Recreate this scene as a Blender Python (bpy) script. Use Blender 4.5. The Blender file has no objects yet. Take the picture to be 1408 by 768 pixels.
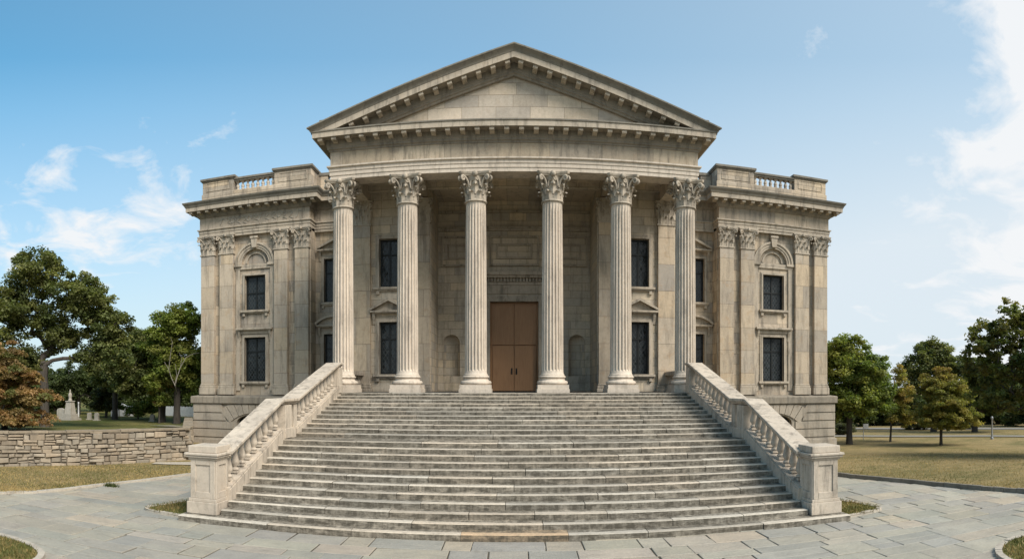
import bpy, math, random
import numpy as np
from mathutils import Vector, Matrix, geometry, noise
random.seed(11); RNG = np.random.default_rng(11)
PI = math.pi
sc = bpy.context.scene
COL = sc.collection

# ------------------------------------------------------------------ helpers
class MB:
    def __init__(s): s.v = []; s.f = []; s.c = []
    def add(s, vs, fs, col=None, flip=False):
        o = len(s.v); s.v += [tuple(p) for p in vs]
        for f in fs:
            g = [o + i for i in f]
            if flip: g.reverse()
            s.f.append(g); s.c.append(col)
    def box(s, x0, x1, y0, y1, z0, z1, col=None):
        x0, x1 = min(x0, x1), max(x0, x1); y0, y1 = min(y0, y1), max(y0, y1); z0, z1 = min(z0, z1), max(z0, z1)
        s.add([(x0,y0,z0),(x1,y0,z0),(x1,y1,z0),(x0,y1,z0),(x0,y0,z1),(x1,y0,z1),(x1,y1,z1),(x0,y1,z1)],
              [(0,3,2,1),(4,5,6,7),(0,1,5,4),(1,2,6,5),(2,3,7,6),(3,0,4,7)], col)
    def cbox(s, cx, cy, w, d, z0, z1, col=None):
        s.box(cx-w/2, cx+w/2, cy-d/2, cy+d/2, z0, z1, col)
    def hexa(s, p, col=None):      # 8 points, bottom 4 ccw then top 4
        s.add(p, [(0,3,2,1),(4,5,6,7),(0,1,5,4),(1,2,6,5),(2,3,7,6),(3,0,4,7)], col)
    def lathe(s, prof, n=24, c=(0,0,0), a0=0.0):
        o = []
        for r, z in prof:
            for k in range(n):
                a = a0 + 2*PI*k/n; o.append((c[0]+r*math.cos(a), c[1]+r*math.sin(a), c[2]+z))
        m = len(prof); fs = []
        for i in range(m-1):
            for k in range(n):
                k2 = (k+1) % n; fs.append((i*n+k, i*n+k2, (i+1)*n+k2, (i+1)*n+k))
        fs.append(tuple(range(n-1, -1, -1))); fs.append(tuple((m-1)*n+k for k in range(n)))
        s.add(o, fs)
    def tube(s, pts, rad, n=6, col=None):
        pts = [Vector(p) for p in pts]; m = len(pts)
        if not hasattr(rad, '__len__'): rad = [rad]*m
        o = []
        t0 = (pts[1]-pts[0]).normalized()
        u = t0.cross(Vector((0.31,0.17,1))) if abs(t0.z) < .9 else t0.cross(Vector((1,0.1,0)))
        u.normalize()
        for i in range(m):
            t = (pts[min(i+1,m-1)]-pts[max(i-1,0)])
            t = t.normalized() if t.length > 1e-9 else t0
            u = u - t*u.dot(t); u.normalize(); w = t.cross(u)
            for k in range(n):
                a = 2*PI*k/n; o.append(pts[i] + (u*math.cos(a)+w*math.sin(a))*rad[i])
        fs = []
        for i in range(m-1):
            for k in range(n):
                k2 = (k+1) % n; fs.append((i*n+k, i*n+k2, (i+1)*n+k2, (i+1)*n+k))
        fs.append(tuple(range(n-1,-1,-1))); fs.append(tuple((m-1)*n+k for k in range(n)))
        s.add(o, fs, col)
    def prism_x(s, x0, x1, prof, col=None):       # profile of (y,z), extruded along x
        n = len(prof); x0, x1 = min(x0,x1), max(x0,x1)
        vs = [(x0,y,z) for y,z in prof] + [(x1,y,z) for y,z in prof]
        a = sum(prof[i][0]*prof[(i+1)%n][1]-prof[(i+1)%n][0]*prof[i][1] for i in range(n))
        fs = [tuple(range(n-1,-1,-1)), tuple(range(n,2*n))] + [(i,(i+1)%n,n+(i+1)%n,n+i) for i in range(n)]
        s.add(vs, fs, col, flip=(a < 0))
    def prism_y(s, y0, y1, prof, col=None):       # profile of (x,z), extruded along y
        n = len(prof); y0, y1 = min(y0,y1), max(y0,y1)
        vs = [(x,y0,z) for x,z in prof] + [(x,y1,z) for x,z in prof]
        a = sum(prof[i][0]*prof[(i+1)%n][1]-prof[(i+1)%n][0]*prof[i][1] for i in range(n))
        fs = [tuple(range(n)), tuple(range(2*n-1,n-1,-1))] + [(i,n+i,n+(i+1)%n,(i+1)%n) for i in range(n)]
        s.add(vs, fs, col, flip=(a < 0))
    def mesh(s, name, smooth=None):
        me = bpy.data.meshes.new(name); me.from_pydata(s.v, [], s.f); me.update()
        if any(c is not None for c in s.c):
            at = me.color_attributes.new('tint', 'FLOAT_COLOR', 'CORNER')
            buf = np.ones((len(me.loops), 4), dtype=np.float32); k = 0
            for f, c in zip(s.f, s.c):
                if c is not None: buf[k:k+len(f), :3] = c
                k += len(f)
            at.data.foreach_set('color', buf.ravel())
        if smooth is not None:
            me.set_sharp_from_angle(angle=math.radians(smooth))
            me.polygons.foreach_set('use_smooth', [True]*len(me.polygons))
        return me
    def mir(s, sx):                               # mirror about x = 0
        if sx < 0:
            s.v = [(-x,y,z) for x,y,z in s.v]; s.f = [list(reversed(f)) for f in s.f]
        return s

def link(name, me, mat, parent=None, loc=None, rot=None, bevel=0.0):
    o = bpy.data.objects.new(name, me); COL.objects.link(o)
    if mat is not None and len(me.materials) == 0: me.materials.append(mat)
    if parent is not None:
        o.parent = parent
        if parent.type == 'EMPTY': o.matrix_parent_inverse = Matrix.LocRotScale(parent.location, parent.rotation_euler, None).inverted()
    if loc is not None: o.location = loc
    if rot is not None: o.rotation_euler = rot
    if bevel:
        b = o.modifiers.new('bevel', 'BEVEL'); b.width = bevel; b.segments = 2; b.limit_method = 'ANGLE'; b.angle_limit = math.radians(40)
    return o
def put(name, mb, mat, parent=None, smooth=None, bevel=0.0):
    return link(name, mb.mesh(name, smooth), mat, parent, bevel=bevel)
def thing(name, label, cat, loc=(0,0,0), group=None):
    o = bpy.data.objects.new(name, None); COL.objects.link(o); o.location = loc; o.empty_display_size = .3
    o['label'] = label; o['category'] = cat
    if group: o['group'] = group
    return o
def tag(o, label, cat, group=None):
    o['label'] = label; o['category'] = cat
    if group: o['group'] = group
    return o
def structure(o, kind='structure'): o['kind'] = kind; return o

# ------------------------------------------------------------------ camera (a stitched panorama: cylindrical projection)
E = 3.6; F = 872.0; CX = 707.0; H = 530.0
cd = bpy.data.cameras.new('camera'); cam = bpy.data.objects.new('camera', cd); COL.objects.link(cam); sc.camera = cam
cam.location = (0,0,E); cam.rotation_euler = (PI/2,0,0)
cd.type = 'PANO'; cd.panorama_type = 'CENTRAL_CYLINDRICAL'
cd.central_cylindrical_range_u_min = -CX/F; cd.central_cylindrical_range_u_max = (1408-CX)/F
cd.central_cylindrical_range_v_min = -(768-H)/F; cd.central_cylindrical_range_v_max = H/F
cd.central_cylindrical_radius = 1.0
cd.clip_start = .1; cd.clip_end = 5000
def pol(px, r, z=0.0):
    a = (px-CX)/F; return Vector((r*math.sin(a), r*math.cos(a), z))

# ------------------------------------------------------------------ materials
class NT:
    def __init__(s, name):
        s.m = bpy.data.materials.new(name); s.m.use_nodes = True; s.t = s.m.node_tree
        s.n = s.t.nodes; s.b = s.n['Principled BSDF']; s.b.inputs['Roughness'].default_value = .85
        s.b.inputs['Specular IOR Level'].default_value = .3
    def new(s, typ, **kw):
        d = s.n.new(typ)
        for k, v in kw.items():
            if hasattr(d, k): setattr(d, k, v)
            else: d.inputs[k.replace('_',' ')].default_value = v
        return d
    def L(s, a, b): s.t.links.new(a, b)
    def math(s, op, a, b=None, clamp=False):
        d = s.n.new('ShaderNodeMath'); d.operation = op; d.use_clamp = clamp
        for i, x in enumerate((a, b)):
            if x is None: continue
            if isinstance(x, (int, float)): d.inputs[i].default_value = x
            else: s.L(x, d.inputs[i])
        return d.outputs[0]
    def mix(s, fac, a, b, mode='MIX'):
        d = s.n.new('ShaderNodeMix'); d.data_type = 'RGBA'; d.blend_type = mode; d.clamp_factor = True
        for i, x in ((0, fac), (6, a), (7, b)):
            if isinstance(x, (int, float)): d.inputs[i].default_value = x
            elif isinstance(x, (tuple, list)): d.inputs[i].default_value = (*x[:3], 1)
            else: s.L(x, d.inputs[i])
        return d.outputs[2]
    def noise(s, vec, scale, detail=4, rough=.6, dist=0.0):
        d = s.n.new('ShaderNodeTexNoise'); d.inputs['Scale'].default_value = scale; d.inputs['Detail'].default_value = detail
        d.inputs['Roughness'].default_value = rough; d.inputs['Distortion'].default_value = dist
        if vec is not None: s.L(vec, d.inputs['Vector'])
        return d.outputs['Fac']
    def ramp(s, x, lo, hi, a=0.0, b=1.0):
        d = s.n.new('ShaderNodeMapRange'); d.inputs[1].default_value = lo; d.inputs[2].default_value = hi
        d.inputs[3].default_value = a; d.inputs[4].default_value = b; d.clamp = True; s.L(x, d.inputs[0]); return d.outputs[0]
    def scale(s, vec, v):
        d = s.n.new('ShaderNodeMapping'); d.inputs['Scale'].default_value = v; s.L(vec, d.inputs['Vector']); return d.outputs[0]
    def pos(s): return s.n.new('ShaderNodeNewGeometry').outputs['Position']
    def attr(s, name='tint'):
        d = s.n.new('ShaderNodeAttribute'); d.attribute_name = name; return d.outputs['Color']
    def bump(s, h, strength=.3, dist=.02, prev=None):
        d = s.n.new('ShaderNodeBump'); d.inputs['Strength'].default_value = strength; d.inputs['Distance'].default_value = dist
        s.L(h, d.inputs['Height'])
        if prev is not None: s.L(prev, d.inputs['Normal'])
        return d.outputs[0]

def stone(name, c1, c2, bw=0, rh=.6, mortar=.62, stain=.35, grime=.3, ochre=.25, tint=False, rough=.85, off=(0,0), soft=0.0, grain=.12):
    t = NT(name); P = t.pos()
    cloud = t.noise(P, .55, 5, .6); fine = t.noise(P, 9, 6, .7); mid = t.noise(P, 2.4, 5, .65)
    base = t.mix(t.ramp(cloud, .32, .68), c1, c2)
    hgt = fine
    if bw:
        sp = t.new('ShaderNodeSeparateXYZ'); t.L(P, sp.inputs[0])
        geo = t.n.new('ShaderNodeNewGeometry'); ns = t.new('ShaderNodeSeparateXYZ'); t.L(geo.outputs['True Normal'], ns.inputs[0])
        side = t.math('GREATER_THAN', t.math('ABSOLUTE', ns.outputs[0]), .7)
        hx = t.math('ADD', t.math('MULTIPLY', sp.outputs[0], t.math('SUBTRACT', 1.0, side)), t.math('MULTIPLY', sp.outputs[1], side))
        cb = t.new('ShaderNodeCombineXYZ'); t.L(t.math('ADD', hx, 50.0+off[0]), cb.inputs[0]); t.L(t.math('ADD', sp.outputs[2], 10.0+off[1]), cb.inputs[1])
        br = t.new('ShaderNodeTexBrick'); t.L(cb.outputs[0], br.inputs['Vector'])
        br.inputs['Scale'].default_value = 1.0; br.inputs['Brick Width'].default_value = bw; br.inputs['Row Height'].default_value = rh
        br.inputs['Mortar Size'].default_value = .013; br.inputs['Mortar Smooth'].default_value = .3
        br.inputs['Color1'].default_value = (0,0,0,1); br.inputs['Color2'].default_value = (1,1,1,1); br.inputs['Mortar'].default_value = (.5,.5,.5,1)
        br.offset = .5; br.offset_frequency = 2; br.squash = .8; br.squash_frequency = 3
        rv = t.new('ShaderNodeSeparateColor'); t.L(br.outputs['Color'], rv.inputs[0]); r = rv.outputs[0]
        # second hash of the block value: hue
        hue = t.math('FRACT', t.math('MULTIPLY', r, 7.31))
        base = t.mix(t.math('MULTIPLY', t.ramp(hue, 0, 1), .45), base, (c1[0]*1.18, c1[1]*1.08, c1[2]*.9))
        grey = t.math('FRACT', t.math('MULTIPLY', r, 13.7))
        base = t.mix(t.math('MULTIPLY', t.ramp(grey, .45, 1), .5), base, (.345,.335,.315))
        base = t.mix(1.0, base, t.mix(r, (.74+soft,.75+soft,.77+soft), (1.20-soft*.6,1.18-soft*.6,1.15-soft*.6)), 'MULTIPLY')
        joint = br.outputs['Fac']
        base = t.mix(t.math('MULTIPLY', joint, 1.0), base, t.mix(1.0, base, (mortar,mortar*.97,mortar*.93), 'MULTIPLY'))
    if tint: base = t.mix(1.0, base, t.attr(), 'MULTIPLY')
    # ochre iron staining, dark vertical streaks and soot blotches with outlines of their own
    st = t.scale(P, (2.2,2.2,.30)); streak = t.noise(st, 1.5, 6, .7, .4)
    base = t.mix(t.math('MULTIPLY', t.ramp(mid, .54, .72), ochre*.7), base, (.34,.215,.105))
    base = t.mix(t.math('MULTIPLY', t.ramp(streak, .50, .64), stain), base, (.105,.096,.082))
    blot = t.noise(P, 1.1, 8, .75, .6)
    base = t.mix(t.math('MULTIPLY', t.ramp(blot, .54, .64), grime*.62), base, (.105,.10,.088))
    base = t.mix(1.0, base, t.mix(t.ramp(fine, .3, .7), (1-grain,1-grain,1-grain), (1+grain*.7,1+grain*.7,1+grain*.7)), 'MULTIPLY')
    pit = t.noise(P, 26, 3, .6)
    base = t.mix(t.math('MULTIPLY', t.ramp(pit, .60, .72), .30), base, (.12,.11,.09))
    base = t.mix(1.0, base, (.965,.92,.875), 'MULTIPLY')
    t.L(base, t.b.inputs['Base Color']); t.b.inputs['Roughness'].default_value = rough
    nb = t.bump(fine, .22, .010)
    nb = t.bump(mid, .25, .03, nb)
    if bw:
        inv = t.math('SUBTRACT', 1.0, joint); nb = t.bump(inv, .6, .02, nb)
    t.L(nb, t.b.inputs['Normal'])
    return t.m

M = {}
C1 = (.46,.405,.325); C2 = (.365,.325,.27)
M['ashlar']   = stone('ashlar_stone', C1, C2, 1.75, .62, stain=.6, grime=.45, ochre=.35)
M['block']    = stone('inner_ashlar_stone', (.56,.51,.42), (.45,.41,.34), 1.15, .42, soft=.16, mortar=.7, stain=.35, grime=.35, ochre=.2, off=(.4,.1))
M['pilaster'] = stone('pilaster_stone', C1, C2, 2.9, 1.35, soft=.12, mortar=.6, stain=.4, grime=.25, ochre=.6, off=(.9,.5))
M['frieze']   = stone('frieze_stone', C1, C2, 2.3, 3.0, mortar=.7, stain=.6, grime=.5, ochre=.3, off=(.2,1.1))
M['tymp']     = stone('tympanum_stone', (.56,.50,.42), (.47,.425,.36), 1.5, .52, soft=.08, mortar=.7, stain=.15, grime=.25, ochre=.2, off=(.3,.22))
M['trim']     = stone('trim_stone', (.45,.40,.325), (.36,.325,.27), stain=.65, grime=.5, ochre=.25)
M['column']   = stone('column_stone', (.575,.52,.445), (.49,.44,.375), stain=.38, grime=.25, ochre=.15, grain=.14)
M['carved']   = stone('carved_stone', (.46,.415,.345), (.33,.30,.25), stain=.65, grime=.65, ochre=.25)
M['cornice']  = stone('shaded_cornice_stone', (.29,.262,.215), (.20,.185,.155), stain=.6, grime=.6, ochre=.2)  # darkened stone: soffit shade put into the colour along with some dirt
M['soot_shade']    = stone('soot_shade_stone', (.235,.22,.185), (.155,.15,.13), stain=.6, grime=.6, ochre=.15)  # weathered tops; its dark colour also stands in for shade on the right kerb
M['podium']   = stone('podium_stone', (.40,.36,.30), (.31,.285,.24), stain=.45, grime=.35, ochre=.3)
M['rail']     = stone('balustrade_stone', (.52,.47,.395), (.40,.36,.305), stain=.6, grime=.55, ochre=.2)
M['roof']     = stone('roof_sheet', (.20,.20,.19), (.15,.15,.14), stain=.3, grime=.3, ochre=.05)
M['rubble']   = stone('rubble_stone', (.38,.33,.255), (.29,.255,.205), stain=.35, grime=.45, ochre=.2, tint=True)
M['mortar']   = stone('wall_mortar', (.27,.245,.20), (.21,.19,.155), ochre=.1)
M['kerb']     = stone('kerb_stone', (.45,.42,.36), (.37,.345,.30), stain=.25, grime=.4, ochre=.15)
M['marble']   = stone('monument_stone', (.42,.40,.35), (.33,.31,.27), stain=.3, grime=.2, ochre=.05)

def step_mat(name='step_stone', back=False):
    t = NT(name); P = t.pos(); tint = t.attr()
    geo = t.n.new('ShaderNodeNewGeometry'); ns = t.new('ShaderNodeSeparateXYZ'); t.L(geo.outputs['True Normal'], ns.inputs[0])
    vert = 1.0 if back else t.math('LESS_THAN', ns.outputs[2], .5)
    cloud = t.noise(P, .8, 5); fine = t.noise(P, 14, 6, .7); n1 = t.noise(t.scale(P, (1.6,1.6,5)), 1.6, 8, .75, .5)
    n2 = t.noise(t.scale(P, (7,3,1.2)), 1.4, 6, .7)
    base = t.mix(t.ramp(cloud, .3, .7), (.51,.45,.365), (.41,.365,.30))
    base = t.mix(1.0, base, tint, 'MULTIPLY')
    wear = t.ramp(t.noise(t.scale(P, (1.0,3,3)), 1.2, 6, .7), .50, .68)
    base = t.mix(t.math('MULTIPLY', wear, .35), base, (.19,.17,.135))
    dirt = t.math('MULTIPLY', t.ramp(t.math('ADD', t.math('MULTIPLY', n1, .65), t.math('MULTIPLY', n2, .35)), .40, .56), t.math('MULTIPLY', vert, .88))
    shade_grime = t.math('MULTIPLY', vert, .42 if back else .50)  # even darkening: riser shade put into the colour with grime; grime on tread backs
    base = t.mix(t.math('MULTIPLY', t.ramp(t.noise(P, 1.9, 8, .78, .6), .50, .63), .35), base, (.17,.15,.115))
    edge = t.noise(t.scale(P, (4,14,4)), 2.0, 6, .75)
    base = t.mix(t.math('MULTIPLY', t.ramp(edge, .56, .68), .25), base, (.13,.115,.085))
    base = t.mix(shade_grime, base, (.135,.118,.088))
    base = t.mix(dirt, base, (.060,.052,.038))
    base = t.mix(1.0, base, t.mix(t.ramp(fine, .3, .7), (.8,.8,.8), (1.15,1.15,1.15)), 'MULTIPLY')
    t.L(base, t.b.inputs['Base Color']); t.L(t.bump(fine, .4, .01, t.bump(n1, .3, .02)), t.b.inputs['Normal'])
    return t.m
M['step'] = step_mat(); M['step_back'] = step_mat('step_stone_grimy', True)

def paving_mat():
    t = NT('bluestone_paving'); P = t.pos(); tint = t.attr()
    a = t.noise(P, 1.1, 6, .65); f = t.noise(P, 16, 6, .7); s = t.noise(t.scale(P, (1,2.2,1)), 2.3, 7, .7, .8)
    base = t.mix(1.0, t.mix(t.ramp(a, .3, .7), (.84,.85,.86), (1.12,1.10,1.06)), t.mix(.40, tint, (.31,.29,.247)), 'MULTIPLY')
    base = t.mix(t.math('MULTIPLY', t.ramp(s, .53, .66), .42), base, (.16,.145,.12))
    base = t.mix(t.math('MULTIPLY', t.ramp(t.noise(P, .35, 5), .5, .7), .25), base, (.34,.33,.30))
    base = t.mix(1.0, base, t.mix(t.ramp(f, .3, .7), (.86,.86,.86), (1.12,1.12,1.12)), 'MULTIPLY')
    t.L(base, t.b.inputs['Base Color']); t.b.inputs['Roughness'].default_value = .62
    t.L(t.bump(f, .6, .012, t.bump(s, .7, .03, t.bump(a, .5, .04))), t.b.inputs['Normal']); return t.m
M['paving'] = paving_mat()

def grass_mat(name, dry, green, k=.5):
    t = NT(name); P = t.pos()
    a = t.noise(P, .22, 6, .65, .3); b = t.noise(t.scale(P, (1,1.6,1)), 1.3, 7, .75); f = t.noise(P, 22, 5, .8)
    g = t.ramp(t.math('ADD', t.math('MULTIPLY', a, .55), t.math('MULTIPLY', b, .45)), k-.09, k+.10)
    base = t.mix(g, dry, green)
    base = t.mix(1.0, base, t.mix(t.ramp(f, .25, .75), (.52,.53,.50), (1.4,1.36,1.25)), 'MULTIPLY')
    t.L(base, t.b.inputs['Base Color']); t.b.inputs['Roughness'].default_value = .95; t.b.inputs['Specular IOR Level'].default_value = .1
    t.L(t.bump(f, .8, .05, t.bump(b, .6, .08)), t.b.inputs['Normal']); return t.m
M['lawn'] = grass_mat('dry_lawn', (.265,.205,.108), (.125,.118,.052), .53)
M['lawn_green'] = grass_mat('green_lawn', (.20,.165,.066), (.075,.088,.026), .46)
M['soil'] = grass_mat('far_ground', (.16,.14,.07), (.07,.08,.035), .48)

def plain(name, c, rough=.6, metal=0, noise_amt=.25, sc_=6):
    t = NT(name); n = t.noise(t.pos(), sc_, 5, .65)
    k0 = 1-noise_amt; k1 = 1+noise_amt*.6
    t.L(t.mix(t.ramp(n, .3, .7), tuple(x*k0 for x in c), tuple(x*k1 for x in c)), t.b.inputs['Base Color'])
    t.b.inputs['Roughness'].default_value = rough; t.b.inputs['Metallic'].default_value = metal
    t.L(t.bump(n, .15, .01), t.b.inputs['Normal']); return t.m
M['iron'] = plain('black_painted_metal', (.010,.012,.012), .5)
M['white'] = plain('white_paint', (.72,.72,.70), .6, 0, .12)
M['joint'] = plain('joint_sand', (.075,.065,.048), .95)
M['asphalt'] = plain('pale_path', (.20,.19,.165), .9)
M['lamp'] = plain('grey_metal', (.30,.31,.31), .5, .3)
M['dark_recess'] = plain('dark_interior', (.02,.02,.02), .9)

def wood_mat():
    t = NT('door_wood'); P = t.pos(); g = t.noise(t.scale(P, (9,9,.7)), 2.2, 7, .7, .6); b = t.noise(P, .9, 4)
    base = t.mix(t.ramp(g, .3, .72), (.335,.185,.09), (.24,.125,.06))
    base = t.mix(t.math('MULTIPLY', t.ramp(b, .45, .7), .35), base, (.39,.21,.10))
    t.L(base, t.b.inputs['Base Color']); t.b.inputs['Roughness'].default_value = .5
    t.L(t.bump(g, .2, .01), t.b.inputs['Normal']); return t.m
M['wood'] = wood_mat()

def glass_mat():
    t = NT('leaded_glass'); P = t.pos(); sp = t.new('ShaderNodeSeparateXYZ'); t.L(P, sp.inputs[0])
    d1 = t.math('ADD', t.math('MULTIPLY', sp.outputs[0], 5.2), t.math('MULTIPLY', sp.outputs[2], 3.4))
    d2 = t.math('SUBTRACT', t.math('MULTIPLY', sp.outputs[0], 5.2), t.math('MULTIPLY', sp.outputs[2], 3.4))
    def ln(d): return t.math('LESS_THAN', t.math('ABSOLUTE', t.math('SUBTRACT', t.math('FRACT', d), .5)), .085)
    lead = t.math('MAXIMUM', ln(d1), ln(d2))
    wob = t.noise(P, 3.1, 3, .5)
    cell = t.new('ShaderNodeTexWhiteNoise'); cb = t.new('ShaderNodeCombineXYZ')
    t.L(t.math('FLOOR', t.math('ADD', d1, .5)), cb.inputs[0]); t.L(t.math('FLOOR', t.math('ADD', d2, .5)), cb.inputs[1]); t.L(cb.outputs[0], cell.inputs['Vector'])
    base = t.mix(lead, t.mix(cell.outputs['Value'], (.006,.009,.010), (.018,.024,.027)), (.034,.038,.038))
    t.L(base, t.b.inputs['Base Color']); t.L(t.ramp(lead, 0, 1, .07, .6), t.b.inputs['Roughness'])
    t.b.inputs['Specular IOR Level'].default_value = .33
    nm = t.bump(cell.outputs['Value'], .10, .06, t.bump(wob, .3, .08)); t.L(nm, t.b.inputs['Normal']); return t.m
M['glass'] = glass_mat()

def leaf_mat(name, trans=.45):
    t = NT(name); c = t.attr()
    n = t.noise(t.pos(), 1.2, 4, .6); c = t.mix(1.0, c, t.mix(t.ramp(n,.3,.7), (.72,.74,.70), (1.22,1.18,1.1)), 'MULTIPLY')
    t.L(c, t.b.inputs['Base Color']); t.b.inputs['Roughness'].default_value = .6; t.b.inputs['Specular IOR Level'].default_value = .25
    tr = t.new('ShaderNodeBsdfTranslucent'); t.L(t.mix(1.0, c, (1.25,1.35,.7), 'MULTIPLY'), tr.inputs['Color'])
    mx = t.new('ShaderNodeMixShader'); mx.inputs[0].default_value = trans
    t.L(t.b.outputs[0], mx.inputs[1]); t.L(tr.outputs[0], mx.inputs[2])
    t.L(mx.outputs[0], t.n['Material Output'].inputs['Surface']); return t.m
M['leaf'] = leaf_mat('tree_leaves'); M['blade'] = leaf_mat('grass_blades', .2)
def bark_mat(name, a, b):
    t = NT(name); n = t.noise(t.scale(t.pos(), (6,6,1.1)), 2.5, 6, .7)
    t.L(t.mix(t.ramp(n,.35,.65), a, b), t.b.inputs['Base Color']); t.b.inputs['Roughness'].default_value = .95
    t.L(t.bump(n,.7,.04), t.b.inputs['Normal']); return t.m
M['bark'] = bark_mat('grey_bark', (.038,.033,.027), (.075,.064,.052))
M['deadwood'] = bark_mat('pale_dead_wood', (.30,.27,.22), (.20,.18,.145))

# ------------------------------------------------------------------ levels and planes of the building
L = 3.30                    # portico floor
YA = 27.6                   # architrave front plane of the portico
XA = 8.23
YB = 31.5                   # front wall of the central block
YD = 34.5                   # back wall of the entrance recess
YP = 35.5                   # pavilion wall, pilasters stand .25 proud
YR = 36.4                   # recessed link wall
ZA = 12.93                  # underside of architrave
bld = thing('neoclassical_building', 'grand grey-beige stone hall with pedimented six-column portico, two flanking wings and brown double door', 'building', (0,40,0))
def part(name, mb, mat, parent=None, smooth=None, bevel=0.0): return put(name, mb, M[mat], parent or bld, smooth, bevel)

def sweep(mb, path, prof, s=1, cap=True, col=None):
    """mitred sweep: path in plan, outward = right of travel; prof = (out, z)"""
    n = len(path); P = [Vector(p) for p in path]; offs = []
    for i in range(n):
        def nr(a, b): d = (b-a).normalized(); return Vector((d.y, -d.x))
        if i == 0: o = nr(P[0], P[1])
        elif i == n-1: o = nr(P[-2], P[-1])
        else:
            a = nr(P[i-1], P[i]); b = nr(P[i], P[i+1]); o = (a+b)/(1+a.dot(b))
        offs.append(o)
    m = len(prof); vs = []
    for i in range(n):
        for r, z in prof: vs.append((s*(P[i].x+offs[i].x*r), P[i].y+offs[i].y*r, z))
    fs = [(i*m+k, (i+1)*m+k, (i+1)*m+k+1, i*m+k+1) for i in range(n-1) for k in range(m-1)]
    if cap: fs += [tuple(range(m)), tuple((n-1)*m+k for k in range(m-1,-1,-1))]
    mb.add(vs, fs, col, flip=(s < 0))

def wall(mb, x0, x1, z0, z1, y, holes=(), depth=.4, back=None):
    """wall face looking at -y with holes (lists of (x,z)) and their reveals"""
    outer = [Vector((x0,z0,0)), Vector((x1,z0,0)), Vector((x1,z1,0)), Vector((x0,z1,0))]
    loops = [outer] + [[Vector((x,z,0)) for x,z in h] for h in holes]
    tri = geometry.tessellate_polygon(loops)
    flat = [p for l in loops for p in l]
    vs = [(p.x, y, p.y) for p in flat]; fs = []
    for a,b,c in tri:
        A,B,C = flat[a],flat[b],flat[c]
        fs.append((a,b,c) if (B-A).cross(C-A).z > 0 else (a,c,b))
    mb.add(vs, fs)
    for h in holes:
        n = len(h); vs = [(x,y,z) for x,z in h] + [(x,y+depth,z) for x,z in h]
        ar = sum(h[i][0]*h[(i+1)%n][1]-h[(i+1)%n][0]*h[i][1] for i in range(n))
        mb.add(vs, [(i,n+i,n+(i+1)%n,(i+1)%n) for i in range(n)], flip=(ar > 0))
def rect(cx, w, z0, z1): return [(cx-w/2,z0),(cx+w/2,z0),(cx+w/2,z1),(cx-w/2,z1)]
def arch(cx, r, z0, zs, n=20, rise=None):
    rise = rise or r
    return [(cx-r,z0),(cx+r,z0)] + [(cx+r*math.cos(PI*k/n), zs+rise*math.sin(PI*k/n)) for k in range(n+1)]
def ring(mb, cx, zc, r0, r1, y0, y1, a0=0, a1=PI, n=24):
    for k in range(n):
        a, b = a0+(a1-a0)*k/n, a0+(a1-a0)*(k+1)/n
        q = [(cx+r*math.cos(t), zc+r*math.sin(t)) for r,t in ((r0,a),(r1,a),(r1,b),(r0,b))]
        mb.prism_y(y0, y1, q)

# ---- carved acanthus leaf, volutes
def leaf(mb, org, out, up, h, w, proj):
    out = Vector(out).normalized(); up = Vector(up); tan = up.cross(out); org = Vector(org)
    spine = [(0,0,.78),(.05,.22,.95),(.04,.42,1.08),(.10,.62,1.0),(.26,.82,.86),(.60,.97,.66),(.92,.97,.46),(1.0,.84,.24)]
    vs = []; 
    for i,(o,z,ww) in enumerate(spine):
        lob = 1.0 if i % 2 == 0 else .80
        for q in (-1,-.55,0,.55,1):
            dd = (abs(q)*-.10 + (.055 if q == 0 else 0))*w*1.2
            vs.append(org + out*(o*proj+dd+.02) + up*(z*h - (abs(q)**2)*.05*h*(i/7)) + tan*(q*w/2*ww*(lob if abs(q)==1 else 1)))
    fs = [(i*5+k, i*5+k+1, (i+1)*5+k+1, (i+1)*5+k) for i in range(len(spine)-1) for k in range(4)]
    mb.add(vs, fs)
def volute(mb, p0, out, up, reach, rise, curl, rad):
    out = Vector(out).normalized(); up = Vector(up); p0 = Vector(p0)
    pts = []; rs = []
    for i in range(7):
        t = i/6; pts.append(p0 + out*(reach*t**1.5) + up*(rise*(1-(1-t)**1.6))); rs.append(rad*(.75+.35*t))
    c = pts[-1] - up*curl
    for i in range(1, 15):
        a = PI/2 - i*PI/5.2; r = curl*(1-i/17)
        pts.append(c + out*(r*math.cos(a)) + up*(r*math.sin(a))); rs.append(rad*(1.05-.45*i/14))
    mb.tube(pts, rs, 6)

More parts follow.
